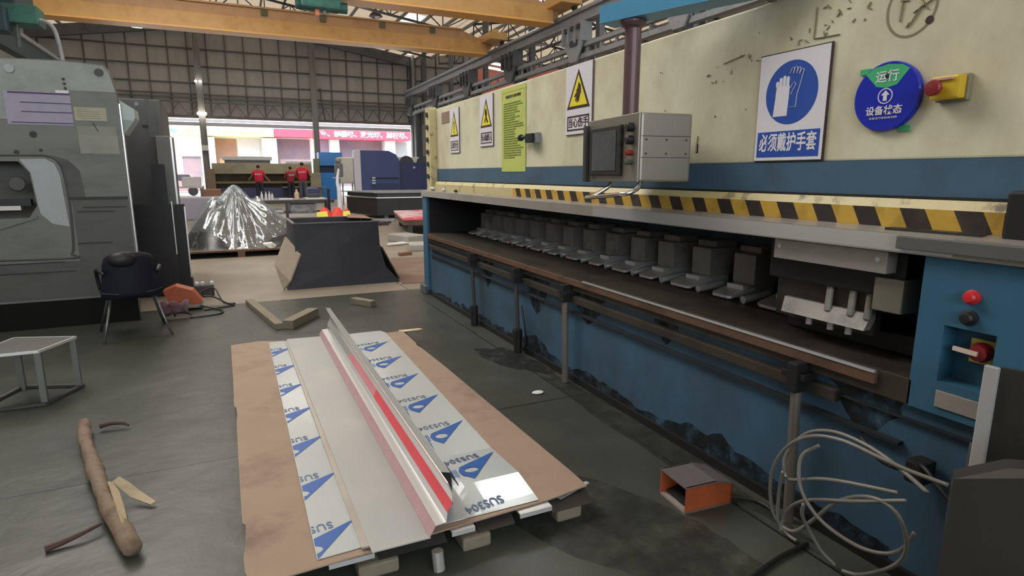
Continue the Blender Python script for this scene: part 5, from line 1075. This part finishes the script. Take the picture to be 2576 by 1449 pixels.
# standing platform
tag(MB().box(.4, 4.2, 31.2, 33.2, 0, .24, .01).obj('standing_platform', M('platform_grey', (120, 118, 116), .7)), 'low grey platform under the workers at the cream press', 'platform')
def person(x, y, z, h, faceang, arms, label, shirt=mSHIRT, trous=mTROUS, cap=False):
    t = thing('person', label, 'person', (x, y, z), faceang, 'workers in red shirts')
    s = h/1.72; Lm = world(t)
    def skin(name, verts, edges, rad, m, root=0, lev=1):
        me = bpy.data.meshes.new(name); me.from_pydata([tuple(Vector(v)*s) for v in verts], edges, []); o = bpy.data.objects.new(name, me); COL.objects.link(o); o.parent = t
        o.modifiers.new('skin', 'SKIN'); sb = o.modifiers.new('sub', 'SUBSURF'); sb.levels = lev; sb.render_levels = lev
        for i, r in enumerate(rad): me.skin_vertices[0].data[i].radius = (r*s, r*s) if not isinstance(r, tuple) else (r[0]*s, r[1]*s); me.skin_vertices[0].data[i].use_root = (i == root)
        me.materials.append(m)
        for p in me.polygons: p.use_smooth = True
        return o
    A = arms
    V = [(0, 0, .95), (0, 0, 1.15), (0, 0, 1.38), (0, 0, 1.48), (0, .01, 1.56), (0, .01, 1.66)]
    E_ = [(i, i+1) for i in range(5)]; Rd = [(.13, .08), (.13, .08), (.17, .09), .06, (.075, .088), (.07, .085)]
    for sgn, (el, ha) in zip((-1, 1), A):
        n = len(V); V += [(sgn*.19, 0, 1.40), el, ha, tuple(Vector(ha)+(Vector(ha)-Vector(el)).normalized()*.09)]; E_ += [(2, n), (n, n+1), (n+1, n+2), (n+2, n+3)]; Rd += [.055, .043, .03, .026]
    for sgn in (-1, 1):
        n = len(V); V += [(sgn*.09, 0, .88), (sgn*.10, .02, .48), (sgn*.11, -.01, .09), (sgn*.12, .12, .04)]; E_ += [(0, n), (n, n+1), (n+1, n+2), (n+2, n+3)]; Rd += [.085, .06, .042, .035]
    skin('body', V, E_, Rd, mSKIN)
    V = [(0, 0, .80), (0, 0, 1.10), (0, 0, 1.38), (0, 0, 1.45)]; E_ = [(0, 1), (1, 2), (2, 3)]; Rd = [(.26, .17), (.25, .17), (.27, .15), (.10, .09)]
    for sgn, (el, ha) in zip((-1, 1), A):
        n = len(V); V += [(sgn*.19, 0, 1.40), tuple(Vector((sgn*.19, 0, 1.40)).lerp(Vector(el), .8))]; E_ += [(2, n), (n, n+1)]; Rd += [.10, .092]
    sh = skin('shirt', V, E_, Rd, shirt)
    V = [(0, 0, .97), (0, 0, .90)]; E_ = [(0, 1)]; Rd = [(.2, .14), (.2, .14)]
    for sgn in (-1, 1):
        n = len(V); V += [(sgn*.10, 0, .82), (sgn*.105, .02, .48), (sgn*.115, -.01, .10)]; E_ += [(1, n), (n, n+1), (n+1, n+2)]; Rd += [.13, .10, .085]
    skin('trousers', V, E_, Rd, trous)
    b = MB().ball((0, -.005, 1.665), .098, (.92, 1.02, .95))
    for v in list(b.bm.verts):
        if v.co.z < 1.60 and v.co.y > -.02 or (v.co.y > .05 and v.co.z < 1.69): b.bm.verts.remove(v)
    b.bm.transform(Matrix.Diagonal((s, s, s, 1))); b.bm.transform(Lm); b.obj('hair', mHAIR, t, smooth=True)
    b = MB().ball((-.082, .0, 1.62), .02, (.5, 1, 1.5)).ball((.082, .0, 1.62), .02, (.5, 1, 1.5)).ball((0, .092, 1.615), .014, (1, 1.2, 1.4)); b.bm.transform(Matrix.Diagonal((s, s, s, 1))); b.bm.transform(Lm); b.obj('ears_and_nose', mSKIN, t)
    for sx in (-1, 1):
        b = MB().box(sx*.12-.045, sx*.12+.045, -.06, .2, 0, .07, .025); b.bm.transform(Matrix.Diagonal((s, s, s, 1))); b.bm.transform(Lm); b.obj('shoe', mBLACK, t)
    text('lettering', '企业员工', .09*s, Lm @ Vector((0, -.136, 1.28))*1.0 if False else Lm @ Vector((0, -.165*s, 1.27*s)), Lm.to_3x3() @ Vector((1, 0, 0)), (0, 0, 1), mPAPER, t, .03)
    return t
person(1.2, 31.9, .24, 1.60, R(-6), [((-.36, .08, 1.16), (-.5, .3, 1.0)), ((.32, .12, 1.14), (.5, .25, .92))], 'person in a red shirt leaning over the press bed, arms spread, at left', trous=mTROUSD)
person(2.72, 32.6, .24, 1.55, R(20), [((-.26, .16, 1.14), (-.14, .38, 1.12)), ((.28, .1, 1.13), (.2, .34, 1.05))], 'person in a darker red shirt half hidden behind the standing colleague', M('dark_red_shirt', (150, 50, 58), .8), mTROUSD)
person(3.2, 31.6, .24, 1.74, R(-8), [((-.3, .1, 1.16), (-.3, .3, 1.06)), ((.34, .06, 1.14), (.42, .26, 1.06))], 'person in a bright red shirt and grey trousers standing with back to camera')

# blue cabinets and further machines
bc = thing('machine_cabinet', 'tall deep blue machine cabinet with chamfered top corner', 'cabinet', (6.4, 29, 0))
MB().prism([(5.5, 28.6, .1), (7.32, 28.6, .1), (7.36, 28.6, 2.05), (7.2, 28.6, 2.35), (6.85, 28.6, 2.52), (5.5, 28.6, 2.52)], (0, 1.6, 0)).obj('body', mDBLUE, bc)
MB().box(5.95, 7.3, 28.58, 28.6, 1.2, 1.28).obj('dark_slot', M('slot_navy', (26, 34, 66), .6), bc)
MB().box(5.95, 7.3, 28.58, 28.6, .3, 1.0).obj('drawer_front', mDBLUE2, bc)
for z in (1.22, 1.1, .98): MB().box(6.0, 6.16, 28.55, 28.6, z, z+.07).obj('label_tab', M('tab_pale', (200, 214, 200), .5), bc)
MB().box(5.2, 5.5, 28.5, 28.9, .1, 2.52, .02).obj('white_post', M('post_white', (214, 214, 226), .5), bc)
MB().box(4.55, 5.2, 28.7, 29.5, 1.0, 2.2, .06).obj('white_cover', mOFFW, bc)
for x in (4.65, 5.1): MB().box(x, x+.06, 28.8, 28.86, 0, 1.0).obj('leg', mGREY, bc)
bc = thing('machine_cabinet', 'low navy machine cabinet right of the tall blue one', 'cabinet', (8.3, 29, 0))
MB().box(7.38, 9.6, 28.9, 30.4, .0, 1.98, .02).obj('body', mDBLUE2, bc)
MB().box(7.4, 9.6, 29.0, 30.2, 1.98, 2.25, .03).obj('top_cover', mOFFW, bc)
for x in (7.6, 8.45): MB().lathe([(0, -.02), (.35, -.02), (.35, 0)], (x+.2, 28.98, 1.96), 20, 'Y').obj('dark_arch', M('arch_dark', (60, 66, 76), .6), bc)
MB().lathe([(0, -.02), (.05, -.02), (.05, 0)], (8.15, 28.9, 1.75), 12, 'Y').obj('round_knob', mPAPER, bc)
bp = thing('blue_panel_machine', 'bright blue panelled machine left of the white cover', 'machine', (5.2, 36, 0))
MB().box(4.6, 5.9, 36, 37, 1.9, 2.66, .02).obj('upper_panel', mBBLUE, bp)
MB().box(4.6, 5.7, 36.1, 37, 1.5, 1.9).obj('dark_gap', M('gap_navy', (34, 48, 84), .6), bp)
MB().box(4.6, 5.6, 36, 37, .0, 1.5, .02).obj('lower_panel', M('blue_lower', (52, 128, 206), .4), bp)
MB().box(4.3, 4.6, 35.9, 36.4, 0, 2.3, .03).obj('grey_post', M('post_olive', (120, 118, 96), .6), bp)
ds = thing('drill_stand', 'slim grey drill stand before the blue cabinets', 'machine', (4.25, 27, 0))
MB().cyl((4.25, 27, 0), (4.25, 27, 1.3), .05).obj('pole', mGREY, ds); MB().box(4.08, 4.42, 26.85, 27.15, 1.3, 1.9, .08).obj('head', M('head_grey', (112, 114, 122), .5), ds); MB().ball((4.25, 27, 2.02), .13).obj('top_cap', M('cap_tan', (170, 150, 140), .6), ds); MB().box(4.0, 4.5, 26.8, 27.2, 1.26, 1.3).obj('table', mPAPER, ds)
wm = thing('white_machine', 'white machine frame catching the light by the gate', 'machine', (3.8, 37, 0))
MB().box(2.9, 4.3, 37, 38, 1.9, 2.15, .03).obj('top_rail', mOFFW, wm); MB().box(2.9, 3.05, 37, 38, 0, 1.9).box(4.15, 4.3, 37, 38, 0, 1.9).obj('frame_post', mOFFW, wm)
MB().box(3.05, 4.15, 37.2, 37.8, 1.4, 1.9).obj('panel', mMIDG, wm)
pm = thing('plotter_machine', 'long white topped machine behind the cream press', 'machine', (1.0, 38, 0))
MB().box(-.4, 2.2, 37.6, 38.4, 2.2, 2.42, .04).obj('top_cover', mPAPER, pm); MB().box(-.3, 2.1, 37.7, 38.3, 0, 2.2).obj('body', mMIDG, pm)
tl = thing('white_bench', 'bright white bench and boxes at the left of the gate', 'bench', (-2.0, 33, 0))
MB().box(-3.2, -1.3, 32, 34.5, .78, .84).obj('bench_top', mPAPER, tl); MB().box(-3.1, -3.0, 32, 34, 0, .78).box(-1.4, -1.3, 32, 34, 0, .78).obj('leg', mMIDG, tl)
tag(MB().box(-2.2, -1.4, 33, 34, .84, 1.3, .04).obj('white_carton', mPAPER), 'white carton standing on the bright bench', 'carton')
tag(MB().box(-1.25, -.5, 30.6, 31.6, 0, .75, .03).obj('brown_carton', M('carton_brown', (150, 112, 96), .8)), 'brown carton on the floor left of the cream press', 'carton')
tag(MB().box(-2.0, .4, 21.5, 22.6, .0, .70, .03).obj('grey_crate', M('crate_lilac', (150, 148, 160), .6)), 'long pale grey crate behind the wrapped heap', 'crate')

# ---------------------------------------------------------------- across the street
sb = thing('shop_building', 'sunlit shop building across the street behind the gate', 'building', (5, 53, 0))
MB().box(-14, 30, 54, 58, 0, 9).obj('facade', mSHOPW, sb)
for x0, x1, z1, m in ((-6.0, -3.8, 3.9, mSHUT), (-3.4, -2.1, 2.8, mSHOPD), (-.95, .55, 4.2, M('shop_brown', (140, 108, 92), .8, spots=(170, 120, 70), amt=.7, sc=.8)), (.62, 2.3, 4.2, mSHUT), (3.6, 6.2, 4.25, mSHOPD), (6.8, 7.7, 4.25, M('shop_lilac', (150, 136, 156), .8)), (8.6, 12.3, 4.25, mSHOPD), (13.4, 14.6, 4.2, M('shop_grey', (140, 148, 150), .7)), (15.0, 17, 4.2, mSHOPW)):
    MB().box(x0, x1, 53.9, 54.0, .4, z1).obj('shop_front', m, sb)
for x0, x1 in ((2.45, 3.55), (7.75, 8.5), (12.4, 13.3), (-1.9, -1.0)): MB().box(x0, x1, 53.0, 53.9, 0, 4.28).obj('pillar', mPAPER, sb)
sg = thing('shop_sign', 'pale yellow shop sign band with phone numbers across the street', 'shop sign', (-.6, 52.5, 4.3))
MB().box(-6.2, 3.35, 52.5, 53.9, 4.35, 5.0).obj('board', mSHOPY, sg)
mSI = M('shop_ink', (150, 138, 96), .7)
text('lettering', '63327·66   电话 29873287', .36, (1.1, 52.48, 4.6), (1, 0, 0), (0, 0, 1), mSI, sg, .01, sx=.78)
text('lettering', '手机', .36, (-2.6, 52.48, 4.6), (1, 0, 0), (0, 0, 1), mSI, sg, .01)
MB().prism([(-4.5, 52.48, 4.5), (-3.5, 52.48, 4.5), (-3.45, 52.48, 4.74), (-4.0, 52.48, 4.8)], (0, .01, 0)).obj('teal_logo', M('logo_teal', (96, 168, 178), .6), sg)
sg = thing('shop_sign', 'plain red shop sign board left of the gate column', 'shop sign', (5.3, 52.5, 4.3))
MB().box(3.4, 6.3, 52.5, 53.9, 4.38, 5.0).obj('board', mSHOPR, sg)
sg = thing('shop_sign', 'long red shop sign with white characters across the street', 'shop sign', (10.5, 52.5, 4.2))
MB().box(6.45, 14.6, 52.5, 53.9, 4.3, 5.2).obj('board', mSHOPR, sg)
text('lettering', '折弯、刨槽机、激光切、剪板机、', .5, (10.5, 52.48, 4.68), (1, 0, 0), (0, 0, 1), mPAPER, sg, .045, sx=1.1)
cr = thing('parked_car', 'pale pink car parked in front of the shops at the left', 'car', (-3.0, 46, 0))
MB().prism([(-4.4, 45.3, .3), (-1.9, 45.3, .3), (-1.9, 45.3, .9), (-2.2, 45.3, 1.0), (-2.6, 45.3, 1.45), (-3.7, 45.3, 1.45), (-4.1, 45.3, 1.0), (-4.4, 45.3, .9)], (0, 1.6, 0)).obj('car_body', M('car_pink', (220, 170, 178), .4), cr)
MB().box(-3.9, -2.5, 45.28, 45.31, 1.0, 1.38).obj('side_window', M('car_window', (70, 74, 84), .3), cr)
for x in (-3.9, -2.4): MB().lathe([(0, -.05), (.3, -.05), (.3, .1), (0, .1)], (x, 45.3, .3), 18, 'Y').obj('wheel', mBLACK, cr)
for o in list(COL.objects):
    if o.name == 't': bpy.data.objects.remove(o)
